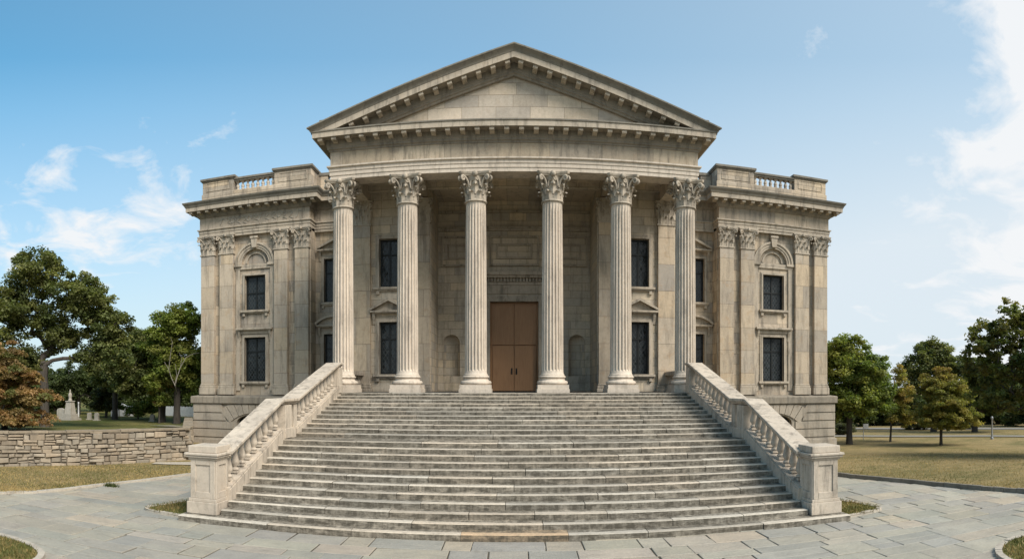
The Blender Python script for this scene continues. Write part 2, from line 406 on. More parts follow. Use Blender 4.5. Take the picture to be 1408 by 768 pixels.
def col_capital():
    mb = MB(); h = 1.2; up = (0,0,1)
    mb.lathe([(.455,-.07),(.50,-.05),(.515,-.015),(.49,.02),(.45,.03),(.44,.3),(.455,.6),(.50,.85),(.57,1.0),(.575,1.03)], 32)
    for k in range(8):
        a = 2*PI*k/8 + PI/8; d = Vector((math.cos(a), math.sin(a), 0)); leaf(mb, d*.445, d, up, .42, .34, .22)
        a = 2*PI*k/8; d = Vector((math.cos(a), math.sin(a), 0)); leaf(mb, d*.45 + Vector((0,0,.26)), d, up, .46, .34, .25)
    for k in range(4):
        a = PI/4 + k*PI/2; d = Vector((math.cos(a), math.sin(a), 0)); t = Vector((-d.y, d.x, 0))
        for q in (-1, 1):
            volute(mb, d*.50 + t*q*.13 + Vector((0,0,.55)), (d*1 - t*q*.10), up, .33, .46, .105, .052)
        a = k*PI/2; d = Vector((math.cos(a), math.sin(a), 0)); t = Vector((-d.y, d.x, 0))
        for q in (-1, 1):
            volute(mb, d*.50 + t*q*.22 + Vector((0,0,.60)), (-t*q*.8 + d*.25), up, .13, .38, .075, .033)
        leaf(mb, d*.52 + t*.0 + Vector((0,0,.62)), d, up, .34, .16, .12)
        mb.lathe([(.02,-.13),(.10,-.09),(.13,0),(.10,.09),(.02,.13)], 10, tuple(d*.63+Vector((0,0,1.10))))
    # abacus with concave sides
    def ab(z, e):
        pts = []
        for k in range(4):
            a = PI/4 + k*PI/2; b = a + PI/2
            A = Vector((math.cos(a), math.sin(a)))*(.97+e); B = Vector((math.cos(b), math.sin(b)))*(.97+e)
            mid = (A+B)/2; inn = -mid.normalized(); tt = (B-A).normalized()
            for i in range(9):
                q = .07 + .86*i/8; p = A.lerp(B, q) + inn*(.115*(1-((q-.5)/.43)**2)); pts.append((p.x, p.y, z))
        return pts
    rows = [ab(1.03,-.04), ab(1.09,.0), ab(1.105,.03), ab(1.20,.05)]
    n = len(rows[0]); vs = [p for r in rows for p in r]
    fs = [(i*n+k, i*n+(k+1)%n, (i+1)*n+(k+1)%n, (i+1)*n+k) for i in range(3) for k in range(n)] + [tuple(range(n-1,-1,-1)), tuple(3*n+k for k in range(n))]
    mb.add(vs, fs)
    return mb
def pil_capital(w=.9, dep=.30, h=1.15):
    """origin: bottom centre on the wall plane, looking at -y; shaft front at y = -dep"""
    mb = MB(); up = (0,0,1); f = (0,-1,0)
    mb.box(-w/2-.05, w/2+.05, -dep-.05, 0, -.06, .02)
    mb.hexa([(-w/2,-dep,.02),(w/2,-dep,.02),(w/2,0,.02),(-w/2,0,.02),(-w/2-.04,-dep-.08,h-.16),(w/2+.04,-dep-.08,h-.16),(w/2+.04,0,h-.16),(-w/2-.04,0,h-.16)])
    for x in (-.31,0,.31): leaf(mb, (x*w/.9,-dep+.01,.02), f, up, .40, .30, .15)
    for x in (-.155,.155): leaf(mb, (x*w/.9,-dep-.01,.26), f, up, .44, .30, .17)
    for q in (-1,1):
        leaf(mb, (q*w/2,-dep,.24), (q,-1,0), up, .46, .26, .18)
        leaf(mb, (q*(w/2-.01),-dep/2,.02), (q,0,0), up, .40, .24, .12)
        volute(mb, (q*.24*w,-dep-.03,.56), (q*.8,-.45,0), up, .32, .44, .11, .042)
        volute(mb, (q*.20*w,-dep-.03,.60), (-q*.8,-.2,0), up, .11, .36, .07, .03)
    leaf(mb, (0,-dep-.03,.6), f, up, .36, .15, .10)
    mb.lathe([(.02,-.10),(.08,-.07),(.10,0),(.08,.07),(.02,.10)], 10, (0,-dep-.17,h-.08))
    mb.box(-w/2-.13, w/2+.13, -dep-.15, 0, h-.16, h-.08); mb.box(-w/2-.17, w/2+.17, -dep-.19, 0, h-.08, h)
    return mb
capC = col_capital().mesh('capital', 45); capC.materials.append(M['carved'])
capP = pil_capital().mesh('pilaster_capital', 45); capP.materials.append(M['carved'])

# ---- columns
def shaft_mesh():
    mb = MB(); nf = 20; per = 9; n = nf*per; z0, z1 = .0, 7.70
    rows = [(0,.535,0),(.06,.535,0),(.10,.50,0),(.22,.488,0),(.30,.487,1)] + [(.30+(z1-.55)*t, .487-.045*t**1.6, 1) for t in (.1,.25,.4,.55,.7,.85,.97)] + [(z1-.10,.440,0),(z1-.02,.455,0)]
    vs = []
    for z, r, fl in rows:
        for k in range(n):
            a = 2*PI*k/n; q = (k % per)/per
            d = 0 if not fl else (0 if q < .30 else .086*math.sqrt(max(0,1-((q-.65)/.35)**2)))
            vs.append(((r-d)*math.cos(a), (r-d)*math.sin(a), z))
    fs = [(i*n+k, i*n+(k+1)%n, (i+1)*n+(k+1)%n, (i+1)*n+k) for i in range(len(rows)-1) for k in range(n)]
    mb.add(vs, fs); me = mb.mesh('column', 38); me.materials.append(M['column']); return me
def base_mesh():
    mb = MB(); mb.cbox(0,0,1.42,1.42,0,.16); mb.cbox(0,0,1.36,1.36,.16,.34)
    tor = lambda zc, R, r, n=9: [(R+r*math.cos(-PI/2+PI*i/(n-1)), zc+r*math.sin(-PI/2+PI*i/(n-1))) for i in range(n)]
    mb.lathe([(.5,.34)]+tor(.43,.60,.09)+[(.575,.53),(.55,.57),(.55,.60),(.575,.63)]+tor(.685,.545,.05)+[(.54,.75),(.5,.75)], 40)
    me = mb.mesh('base', 30); me.materials.append(M['column']); return me
shM, baM = shaft_mesh(), base_mesh()
YC = 28.15
for X in (-7.78,-4.78,-1.70,1.70,4.78,7.78):
    c = link('column', shM, None, bld, (X, YC, L+.73))
    c.rotation_euler.z = random.choice([0,1,2,3])*PI/12*0
    k = link('capital', capC, None, c, (0,0,7.70)); k = link('base', baM, None, c, (0,0,-.73))

# ---- pilaster (thing-part with capital and base); x centre, front of wall y
def pilaster(cx, y, w=.9, dep=.28, zb=L, zt=ZA, side=0):
    mb = MB(); hcap = 1.15
    mb.box(cx-w/2, cx+w/2, y-dep, y+.05, zb+.40, zt-hcap-.05)
    p = part('pilaster', mb, 'pilaster', bevel=.015)
    b = MB(); b.box(cx-w/2-.10, cx+w/2+.10, y-dep-.10, y+.05, zb-.25, zb+.16)
    b.box(cx-w/2-.07, cx+w/2+.07, y-dep-.07, y+.04, zb+.16, zb+.30); b.box(cx-w/2-.035, cx+w/2+.035, y-dep-.035, y+.03, zb+.30, zb+.405)
    put('base', b, M['trim'], p, bevel=.03)
    k = link('capital', capP, None, p, (cx, y+.02, zt-hcap))
    k.scale = (w/.9, (dep+.02)/.30, 1)
    return p

# ---- windows
def window(cx, w, z0, z1, y, kind='cross', top='none', hw=None, mirror=1, sur=.17):
    """iron casement part with stone surround, sill, hood and a leaded pane; y = wall front"""
    yi = y+.25; f = MB(); t = .062
    for a, b in ((cx-w/2, cx-w/2+t*1.3), (cx+w/2-t*1.3, cx+w/2), (cx-t*.7, cx+t*.7)): f.box(a, b, yi-.05, yi+.05, z0, z1)
    zm = z0+(z1-z0)*(.5 if kind == 'cross' else .68)
    for a, b in ((z0, z0+t*1.5), (z1-t*1.6, z1), (zm-t*.6, zm+t*.6)): f.box(cx-w/2+.01, cx+w/2-.01, yi-.058, yi+.045, a, b)
    o = part('window', f, 'iron')
    g = MB(); g.box(cx-w/2+.02, cx+w/2-.02, yi+.0, yi+.03, z0+.02, z1-.02); put('pane', g, M['glass'], o)
    s = MB()
    for k, (e, d) in enumerate(((sur,.06),(sur*.55,.095))):
        s.box(cx-w/2-e, cx-w/2-.0, y-d, y+.02, z0, z1+e); s.box(cx+w/2, cx+w/2+e, y-d, y+.02, z0, z1+e)
        s.box(cx-w/2, cx+w/2, y-d, y+.02, z1, z1+e)
    put('surround', s, M['trim'], o)
    q = MB(); q.box(cx-w/2-sur-.10, cx+w/2+sur+.10, y-.20, y+.24, z0-.12, z0+.003); q.box(cx-w/2-sur-.04, cx+w/2+sur+.04, y-.12, y+.15, z0-.20, z0-.12)
    for e in (-1,1): q.box(cx+e*(w/2+sur*.4)-.08, cx+e*(w/2+sur*.4)+.08, y-.13, y+.05, z0-.36, z0-.20)
    put('sill', q, M['trim'], o, bevel=.012)
    hw = hw or w/2+sur+.22; zh = z1+sur+.22
    if top != 'none':
        m = MB()
        if top == 'flat':
            m.box(cx-hw+.12, cx+hw-.12, y-.12, y+.02, zh-.18, zh); m.box(cx-hw+.05, cx+hw-.05, y-.22, y+.02, zh, zh+.06); m.box(cx-hw, cx+hw, y-.32, y+.02, zh+.06, zh+.17)
            for e in (-1,1):
                bx = cx+e*(hw-.17); m.prism_x(bx-.07, bx+.07, [(y+.02,zh),(y-.22,zh),(y-.20,zh-.16),(y-.10,zh-.42),(y-.06,zh-.66),(y+.02,zh-.70)])
        else:
            m.box(cx-hw+.06, cx+hw-.06, y-.20, y+.02, zh, zh+.06); m.box(cx-hw, cx+hw, y-.32, y+.02, zh+.06, zh+.15)
            rise = .50 if top == 'gable' else .46
            if top == 'gable':
                for e in (-1,1):
                    m.prism_y(y-.34, y+.02, [(cx+e*hw, zh+.155),(cx+e*hw, zh+.27),(cx, zh+.27+rise),(cx, zh+.13+rise)])
                m.prism_y(y-.08, y+.02, [(cx-hw+.1, zh+.15),(cx+hw-.1, zh+.15),(cx, zh+.15+rise)])
            else:
                R = (hw*hw+rise*rise)/(2*rise); zc = zh+.15+rise-R; a = math.asin(hw/R)
                ring(m, cx, zc, R-.0, R+.13, y-.34, y+.02, PI/2-a, PI/2+a, 18)
                m.prism_y(y-.08, y+.02, [(cx-hw+.1,zh+.15),(cx+hw-.1,zh+.15)]+[(cx+(R)*math.sin(a*k/10), zc+(R)*math.cos(a*k/10)) for k in range(8,-9,-1)])
            for e in (-1,1):
                bx = cx+e*(hw-.17); m.prism_x(bx-.065, bx+.065, [(y+.02,zh),(y-.20,zh),(y-.18,zh-.14),(y-.09,zh-.36),(y-.06,zh-.52),(y+.02,zh-.55)])
        put('hood', m, M['trim'], o)
    return o

# ---- modillion mesh: looks at -y, top at z=0, root at y=0
mm = MB(); mm.prism_x(-.105,.105,[(0,0),(-.42,0),(-.44,-.05),(-.43,-.12),(-.38,-.155),(-.31,-.13),(-.22,-.12),(-.10,-.16),(0,-.17)]); mm.box(-.13,.13,-.455,0,-.0,.03)
modM = mm.mesh('modillion'); modM.materials.append(M['trim'])
def modillions(parent, a, b, n, z, ang, ends=True):
    for i in range(n):
        t = i/(n-1) if n > 1 else .5
        link('modillion', modM, None, parent, (a[0]+(b[0]-a[0])*t, a[1]+(b[1]-a[1])*t, z), (0,0,ang))

# ---- the wings: pavilion + recessed link, one on each side
archit = lambda z: [(-.3,z),(0,z),(0,z+.16),(.03,z+.165),(.03,z+.33),(.06,z+.335),(.06,z+.49),(.13,z+.52),(.13,z+.585),(-.3,z+.59)]
X0, X1 = 11.78, 19.04
for s in (-1, 1):
    w = MB(); cxw = 15.35*s; hw_ = (X1-X0)/2; cxp = s*(X0+X1)/2
    lo, hi = min(s*X0,s*X1), max(s*X0,s*X1)
    wall(w, lo+.02, hi-.02, 2.4, 13.4, YP, [rect(cxw,1.40,3.86,6.55), rect(cxw,1.38,8.20,10.33), arch(cxw,.88,11.0,11.04)], .30)
    wall(w, cxw-.88, cxw+.88, 10.98, 11.95, YP+.13, [arch(cxw,.58,11.08,11.09)], .06)
    w.box(cxw-.62, cxw+.62, YP+.18, YP+.22, 11.0, 11.8)
    for xx in (X0+.02, X1-.02): w.box(s*(xx-.02), s*(xx+.02), YP+.001, (YR+.2 if xx < 12 else 58), 2.4, 13.4)
    part('wall', w, 'ashlar')
    for px_ in (18.50, 17.20, 13.60, 12.28): pilaster(px_*s, YP, .92 if px_ > 15 else .86)
    window(cxw, 1.38, 8.20, 10.33, YP, 'cross', 'none', sur=.14)
    window(cxw, 1.40, 3.86, 6.55, YP, 'tall', 'flat', hw=1.18, sur=.18)
    a = MB(); ring(a, cxw, 11.04, .90, 1.02, YP-.07, YP+.02); ring(a, cxw, 11.04, 1.02, 1.18, YP-.11, YP+.02); ring(a, cxw, 11.04, 1.18, 1.30, YP-.17, YP+.02)
    a.box(cxw-1.36, cxw-.86, YP-.19, YP+.02, 10.90, 11.04); a.box(cxw+.86, cxw+1.36, YP-.19, YP+.02, 10.90, 11.04)
    a.box(cxw-.9, cxw+.9, YP-.10, YP+.14, 10.88, 11.0); a.box(cxw-1.30, cxw+1.30, YP-.09, YP+.02, 10.72, 10.895)
    for e in (-1,1):
        a.box(cxw+e*1.0, cxw+e*1.26, YP-.08, YP+.02, 3.3, 10.72)
    a.prism_y(YP-.24, YP+.02, [(cxw-.14,12.0),(cxw+.14,12.0),(cxw+.21,12.55),(cxw-.21,12.55)]); a.box(cxw-.25, cxw+.25, YP-.28, YP+.02, 12.55, 12.68)
    ring(a, cxw, 11.09, .59, .68, YP+.08, YP+.15)
    part('arched_surround', a, 'trim')
    # recessed link wall
    w = MB(); lo, hi = min(s*7.9,s*X0), max(s*7.9,s*X0)
    cr = 10.58*s
    wall(w, lo, hi, 2.4, 13.4, YR, [rect(cr,1.32,3.95,6.69), rect(cr,1.32,8.58,11.2)], .3); part('wall', w, 'ashlar')
    window(cr, 1.32, 8.58, 11.2, YR, 'tall', 'gable', hw=1.06); window(cr, 1.32, 3.95, 6.69, YR, 'tall', 'segment', hw=1.10)
    # entablature of the wing
    path = [(7.9,YR-.22),(X0,YR-.22),(X0,YP-.28),(X1,YP-.28),(X1,58)]
    m = MB(); sweep(m, path, archit(12.80), s); part('architrave', m, 'trim')
    m = MB(); sweep(m, path, [(.0,13.385),(.0,14.12),(-.3,14.12)], s); part('frieze', m, 'frieze')
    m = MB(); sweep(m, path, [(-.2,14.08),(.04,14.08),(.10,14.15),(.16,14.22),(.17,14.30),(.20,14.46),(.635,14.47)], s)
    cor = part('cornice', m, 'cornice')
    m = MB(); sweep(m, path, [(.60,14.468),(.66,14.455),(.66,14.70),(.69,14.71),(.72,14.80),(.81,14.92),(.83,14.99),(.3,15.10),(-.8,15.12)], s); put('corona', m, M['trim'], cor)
    q = MB(); sweep(q, path, [(.66,14.705),(.695,14.715),(.725,14.80),(.815,14.92),(.838,15.0),(.3,15.11)], s); put('sima', q, M['soot_shade'], cor)
    yM = YP-.28-.16
    modillions(cor, (s*(X0-.35),yM), (s*(X1+.35),yM), 15, 14.455, 0)
    modillions(cor, (s*8.9,YR-.42), (s*10.6,YR-.42), 4, 14.455, 0)
    if s < 0:      # worn pale scrollwork on the frieze of this wing
        m = MB(); rg = random.Random(3); x = -17.5
        while x < -12.4:
            hh = rg.uniform(.16,.26); yy = YP-.28; zc_ = 13.75+rg.uniform(-.05,.05); k = rg.choice([0,1,2])
            if k == 0: pp = [(x+hh*.8*math.cos(a_*.55)*(1-a_/16), zc_+hh*math.sin(a_*.55)*(1-a_/16)) for a_ in range(13)]
            elif k == 1: pp = [(x-.1,zc_-hh),(x,zc_),(x+.05,zc_+hh),(x+.16,zc_+hh*.6)]
            else: pp = [(x-.12,zc_+hh*.7),(x+.02,zc_+hh),(x+.14,zc_+.1),(x-.05,zc_-hh*.5),(x+.18,zc_-hh)]
            m.tube([(a_,yy-.012,b_) for a_,b_ in pp], .035, 5); x += rg.uniform(.30,.50)
        part('frieze_relief', m, 'marble')
    # parapet
    bal = MB()
    pm = MB(); yq0, yq1 = YP-.12, YP+.36
    sweep(pm, [(7.9,YR+.1),(X0-.05,YR+.1),(X0-.05,yq0),(X1-.12,yq0),(X1-.12,58)], [(-.5,15.0),(.05,15.0),(.05,15.62),(.0,15.66),(-.5,15.66)], s)
    cap = MB()
    for (xa, xb, hi_) in ((16.74,X1-.12,16.40),(X0-.05,14.06,16.42)):
        ye = yq1 if xa > 13 else YR+.56
        pm.box(s*xa, s*xb, yq0, ye, 15.66, hi_)

        for e0,e1,d in ((16.40,16.47,.06),(16.47,16.60,.12)): cap.box(s*(xa-d), s*(xb+d), yq0-d, ye+d, e0+(hi_-16.40), e1+(hi_-16.40))
        cxx = (xa+xb)/2; pw = (xb-xa)/2-.28
        for e in (-1,1): pm.box(s*(cxx+e*pw)-.03, s*(cxx+e*pw)+.03, yq0-.025, yq0+.01, 15.78, 16.30)
        for zz in (15.78,16.27): pm.box(s*(cxx-pw), s*(cxx+pw), yq0-.028, yq0+.01, zz, zz+.05)
    pm.box(s*11.05, s*(X0-.06), YR+.1, YR+.55, 15.66, 16.34)
    pm.box(s*(X1-.12), s*(X1-.6), yq1, 58, 15.66, 16.40)
    par = part('parapet', pm, 'ashlar', bevel=.012)
    cap.box(s*14.06, s*16.74, yq0+.03, yq1-.03, 16.22, 16.32); cap.box(s*14.06, s*16.74, yq0-.03, yq1+.03, 16.32, 16.44)
    cap.box(s*7.9, s*(X0-.20), YR+.05, YR+.6, 16.24, 16.415); cap.box(s*(X1-.0), s*(X1-.7), yq1+.12, 58, 16.40, 16.58)
    put('coping', cap, M['soot_shade'], par, bevel=.01)
    if s == -1:
        b = MB(); b.cbox(0,0,.24,.24,0,.05); b.cbox(0,0,.22,.22,.50,.56)
        b.lathe([(.06,.05),(.10,.07),(.105,.12),(.075,.15),(.11,.24),(.105,.30),(.06,.40),(.055,.45),(.085,.48),(.085,.50)], 12)
        pbM = b.mesh('baluster', 40); pbM.materials.append(M['rail'])
    for i in range(8): link('baluster', pbM, None, par, (s*(14.22+i*.336), (yq0+yq1)/2, 15.66))
    for i in range(7): link('baluster', pbM, None, par, (s*(8.3+i*.37), YR+.33, 15.665))
    # podium: rusticated courses, ledge, segmental basement window
    p = MB(); xo = 19.38; yo = YP-.50
    hole = arch(cxw, 1.05, .02, 1.35, 14, .5)
    zc0 = [(-.6,.42),(.42,.94),(.94,1.44),(1.44,1.94),(1.94,2.50)]
    wall(p, min(s*(X0-.35),s*xo), max(s*(X0-.35),s*xo), -.6, 2.52, yo+.05, [hole], .45)
    for z0,z1 in zc0:
        g = .034
        for e in (-1,1):
            xin = cxw+e*1.75; xou = s*xo if e == s else s*(X0-.35)
            if z0 >= 1.0:
                p.prism_y(yo-.02, yo+.06, [(xin,z0+g),(xou,z0+g),(xou,z1-g),(xin+e*0.16*(1 if z0<1.5 else 2),z1-g)])
            else: p.box(cxw+e*1.28, xou, yo-.02, yo+.06, z0+g, z1-g)
    for k in range(-4,5):   # voussoirs
        a0 = PI/2+(k-.46)*.17; a1 = PI/2+(k+.46)*.17; zc_ = -.2
        def pt(a, r): return (cxw+r*math.cos(a), zc_+r*math.sin(a))
        rt0 = min(2.66/max(.2,math.sin(a0)), 3.1); rt1 = min(2.66/max(.2,math.sin(a1)), 3.1)
        ri = 2.14
        p.prism_y(yo-.03, yo+.055, [pt(a0,ri), pt(a1,ri), pt(a1,rt1), pt(a0,rt0)])
    p.box(s*(X0-.35), s*(X0-.30), yo+.05, YR+.1, -.6, 2.52); p.box(s*xo, s*(xo-.06), yo+.06, 58, -.6, 2.52)
    p.box(s*7.9, s*(X0-.35), YR-.25, YR+.1, -.6, 2.52)
    pod = part('podium', p, 'podium')
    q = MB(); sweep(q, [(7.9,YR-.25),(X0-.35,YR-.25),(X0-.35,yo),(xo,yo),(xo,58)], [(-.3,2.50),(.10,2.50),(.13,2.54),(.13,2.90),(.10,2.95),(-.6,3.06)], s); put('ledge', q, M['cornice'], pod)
    q = MB(); q.box(s*(X0-.45), s*(xo+.10), yo-.10, yo+.3, -.6, .30); put('plinth', q, M['podium'], pod, bevel=.02)
    f = MB(); f.box(cxw-1.1, cxw+1.1, yo+.44, yo+.48, -.2, 2.0); bw = part('basement_window', f, 'glass')
    f = MB()
    for k in range(7): f.box(cxw-.9+k*.3-.02, cxw-.9+k*.3+.02, yo+.36, yo+.40, .0, 1.9)
    put('grille', f, M['iron'], bw)
    # flat roof and back of the wing
    r = MB(); r.box(s*7.8, s*(X1-.7), YP+.3, 57.6, 15.0, 15.14); part('roof', r, 'roof')
    r = MB(); r.box(s*0.02, s*(X1-.05), 57.7, 58.02, -.6, 16.3); part('wall', r, 'ashlar')

# ---- central block and entrance recess
XR = 4.15
for s in (-1, 1):
    w = MB(); cx = 6.28*s
    wall(w, min(s*XR,s*8.16), max(s*XR,s*8.16), 2.6, 14.2, YB, [rect(cx,1.02,4.17,6.82), rect(cx,1.02,8.58,11.03)], .3)
    w.box(s*XR, s*(XR+.03), YB+.002, YD+.02, L-.1, 14.2)
    w.box(s*8.13, s*8.16, YB+.002, 46, -.4, 14.3)
    part('wall', w, 'block')
for s in (-1, 1):
    cx = 6.28*s
    window(cx, 1.02, 8.58, 11.03, YB, 'tall', 'none', sur=.2); window(cx, 1.02, 4.17, 6.82, YB, 'tall', 'gable', hw=.95, sur=.2)
    pilaster(7.66*s, YB, .86, .22, L+.0, ZA); pilaster(4.62*s, YB, .86, .22, L+.0, ZA)
w = MB()
niche = lambda c: arch(c, .46, 4.12, 5.93, 18)
wall(w, -XR, XR, L-.1, 14.2, YD, [niche(-3.42), niche(3.42), rect(0,2.64,L-.05,8.17)], .5)
for c in (-3.42, 3.42):       # curved niche backs
    n = 12; vs = []; fs = []
    for z in (4.12, 5.93):
        for k in range(n+1):
            a = PI*k/n; vs.append((c-.46*math.cos(a), YD+.5*math.sin(a), z))
    for k in range(n): fs.append((k,k+1,n+1+k+1,n+1+k))
    w.add(vs, fs)
    vs = []; fs = []; m = 6
    for j in range(m+1):
        b = PI/2*j/m
        for k in range(n+1):
            a = PI*k/n; vs.append((c-.46*math.cos(a)*math.cos(b), YD+.5*math.sin(a)*math.cos(b), 5.93+.46*math.sin(b)))
    for j in range(m):
        for k in range(n): fs.append((j*(n+1)+k, j*(n+1)+k+1, (j+1)*(n+1)+k+1, (j+1)*(n+1)+k))
    w.add(vs, fs)
    w.add([(c-.46,YD,4.12),(c+.46,YD,4.12),(c+.46,YD+.5,4.12),(c-.46,YD+.5,4.12)], [(0,1,2,3)])
part('wall', w, 'block')
t = MB()                      # panels, string courses and door surround on the recess wall
for c, hw in ((-2.95,1.05),(2.95,1.05),(0,1.35)):
    for (e, z0, z1, d) in ((0,10.10,11.74,.15),(.36,10.5,11.3,.09)):
        a, b = c-hw+e, c+hw-e
        t.box(a, b, YD-d, YD+.02, z0, z0+.10); t.box(a, b, YD-d, YD+.02, z1-.10, z1); t.box(a, a+.10, YD-d+.002, YD+.02, z0+.1, z1-.1); t.box(b-.10, b, YD-d+.002, YD+.02, z0+.1, z1-.1)
t.box(-XR+.01, XR-.01, YD-.14, YD+.02, 12.0, 12.12); t.box(-XR+.01, XR-.01, YD-.22, YD+.02, 12.12, 12.22); t.box(-XR+.01, XR-.01, YD-.10, YD+.02, 13.0, 13.14)
t.box(-2.05, 2.05, YD-.62, YD+.02, 9.53, 9.72); t.box(-1.95, 1.95, YD-.48, YD+.02, 9.42, 9.53)
x = -1.72
while x < 1.74: t.box(x-.05, x+.05, YD-.30, YD+.02, 9.22, 9.42); x += .172
t.box(-1.74, 1.74, YD-.16, YD+.02, 9.06, 9.24); t.box(-1.62, 1.62, YD-.09, YD+.02, 8.58, 9.06)
for (e, d) in ((.30,.09),(.14,.14)):
    for q in (-1,1): t.box(q*1.32, q*(1.32+e), YD-d, YD+.02, L, 8.17+e)
    t.box(-1.32, 1.32, YD-d, YD+.02, 8.17, 8.17+e)
part('door_surround', t, 'trim')
d = MB(); d.box(-1.32,1.32,YD+.33,YD+.42,L,8.17); door = part('door', d, 'wood')
for s in (-1,1):
    lf = MB(); lf.box(s*.012, s*1.20, YD+.24, YD+.335, L+.02, 5.80); lf.box(s*.012, s*1.22, YD+.235, YD+.335, 5.84, 8.10)
    lf.box(s*1.22, s*1.318, YD+.22, YD+.335, L+.01, 8.16)
    lo = put('leaf', lf, M['wood'], door, bevel=.012)
    h = MB(); h.box(s*.13-.035, s*.13+.035, YD+.215, YD+.24, 4.22, 4.56); h.tube([(s*.13,YD+.22,4.28),(s*.13,YD+.16,4.30),(s*.13,YD+.16,4.48),(s*.13,YD+.22,4.50)], .018, 6)
    put('handle', h, M['iron'], door)
# portico floor, ceiling and beams
f = MB(); f.box(-8.45, 8.45, 26.92, YD+.5, -.5, L); part('portico_floor', f, 'step', bevel=.01)
c = MB(); c.box(-XA+.1, XA-.1, YA+.3, YD+.1, 13.62, 13.75)
for xb in (-4.72, 4.72): c.box(xb-.42, xb+.42, YA+.85, YB, 13.0, 13.63)
for xb in (-1.7, 1.7): c.box(xb-.25, xb+.25, YA+.85, YD, 13.36, 13.63)
for s in (-1,1): c.box(s*7.40, s*8.16, YA+.95, YB, ZA+.01, 13.63)
c.box(-8.16, 8.16, YB-.35, YB-.02, 13.36, 13.63)
part('ceiling', c, 'block', bevel=.01)
for xx in (-3.35, 3.35):
    fx = MB(); fx.cbox(xx, 29.6, .34, .34, 13.40, 13.62); fx.lathe([(.02,0),(.13,.03),(.15,.10),(.06,.13)], 10, (xx,29.6,13.28)); part('ceiling_light', fx, 'iron')
# portico entablature
path = [(-XA,46),(-XA,YA),(XA,YA),(XA,46)]
m = MB(); sweep(m, path, [(-.95,ZA+.69),(-.95,ZA),(0,ZA),(0,ZA+.17),(.03,ZA+.175),(.03,ZA+.35),(.06,ZA+.355),(.06,ZA+.50),(.14,ZA+.535),(.14,ZA+.60),(-.3,ZA+.605)]); part('architrave', m, 'column')
m = MB(); sweep(m, path, [(0,ZA+.59),(0,14.22),(-.3,14.22)]); part('frieze', m, 'frieze')
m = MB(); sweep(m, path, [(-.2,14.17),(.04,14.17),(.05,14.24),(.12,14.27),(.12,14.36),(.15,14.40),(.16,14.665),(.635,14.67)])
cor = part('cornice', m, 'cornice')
m = MB(); sweep(m, path, [(.60,14.668),(.66,14.655),(.66,14.90),(.69,14.915),(.69,14.95),(-.5,15.0)]); put('corona', m, M['trim'], cor)
q = MB(); sweep(q, path, [(.66,14.897),(.70,14.90),(.70,14.956),(.3,14.99)]); put('fillet', q, M['soot_shade'], cor)
modillions(cor, (-8.55,YA-.16), (8.55,YA-.16), 28, 14.66, 0)
# raking cornice, tympanum, roof
SL = .332
def rake(prof, nseg=40, clampz=14.953):
    mb = MB(); m = len(prof)
    for s in (-1, 1):
        vs = []
        for i in range(nseg+1):
            for o, dz in prof:
                xe = 8.23+max(o,.0); x = xe*i/nseg; vs.append((s*x, YA-o, max(18.10-SL*x+dz, clampz)))
        fs = [(i*m+k, i*m+k+1, (i+1)*m+k+1, (i+1)*m+k) for i in range(nseg) for k in range(m-1)]
        mb.add(vs, fs, flip=(s > 0))
    return mb
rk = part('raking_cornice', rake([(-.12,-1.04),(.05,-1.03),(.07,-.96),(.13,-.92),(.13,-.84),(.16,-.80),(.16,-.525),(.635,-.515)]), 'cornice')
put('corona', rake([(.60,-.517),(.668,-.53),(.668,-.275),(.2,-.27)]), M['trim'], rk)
put('sima', rake([(.60,-.30),(.69,-.27),(.70,-.23),(.74,-.17),(.82,-.09),(.86,-.06),(.86,0.0),(.3,.06)], 40, 14.956), M['soot_shade'], rk)
modR = mm.mesh('modillion'); modR.materials.append(M['trim'])
for i in range(13):
    for s in (-1,1):
        x = .31+i*.62
        o = link('modillion', modR, None, rk, (s*x, YA-.16, 18.10-SL*x-.53)); o.rotation_euler = (0, s*math.atan(SL)*1.0, 0)
for s in (-1,1):
    q = MB(); q.prism_y(YA-.60, YA+.3, [(s*7.9,14.90),(s*8.84,14.90),(s*8.86,15.02),(s*7.9,15.30)]); put('corner_block', q, M['soot_shade'], rk)
    q = MB(); sweep(q, [(XA,YA-.5),(XA,46)], [(.45,14.93),(.66,14.955),(.71,14.98),(.84,15.05),(.855,15.07),(.4,15.2)], s); put('gutter', q, M['soot_shade'], rk)
tp = MB(); tp.prism_y(YA+.10, YA+.6, [(-8.3,14.80),(8.3,14.80),(0,14.80+8.3*SL+.05)]); part('tympanum', tp, 'tymp')
r = MB()
for s in (-1,1):
    r.hexa([(0,YA-.30,17.99),(s*9.06,YA-.30,18.0-SL*9.06),(s*9.06,47,18.0-SL*9.06),(0,47,17.99),(0,YA-.30,18.155),(s*9.06,YA-.30,18.155-SL*9.06),(s*9.06,47,18.155-SL*9.06),(0,47,18.155)])
r.prism_y(46.5, 46.9, [(-8.6,13.2),(8.6,13.2),(8.6,15.1),(0,17.95),(-8.6,15.1)])
part('roof', r, 'roof')
for s in (-1,1):
    g = MB(); g.cbox(s*8.55, 28.1, .42, .6, 15.2, 15.74); g.cbox(s*8.55, 28.1, .52, .7, 15.66, 15.78); part('roof_block', g, 'soot_shade')
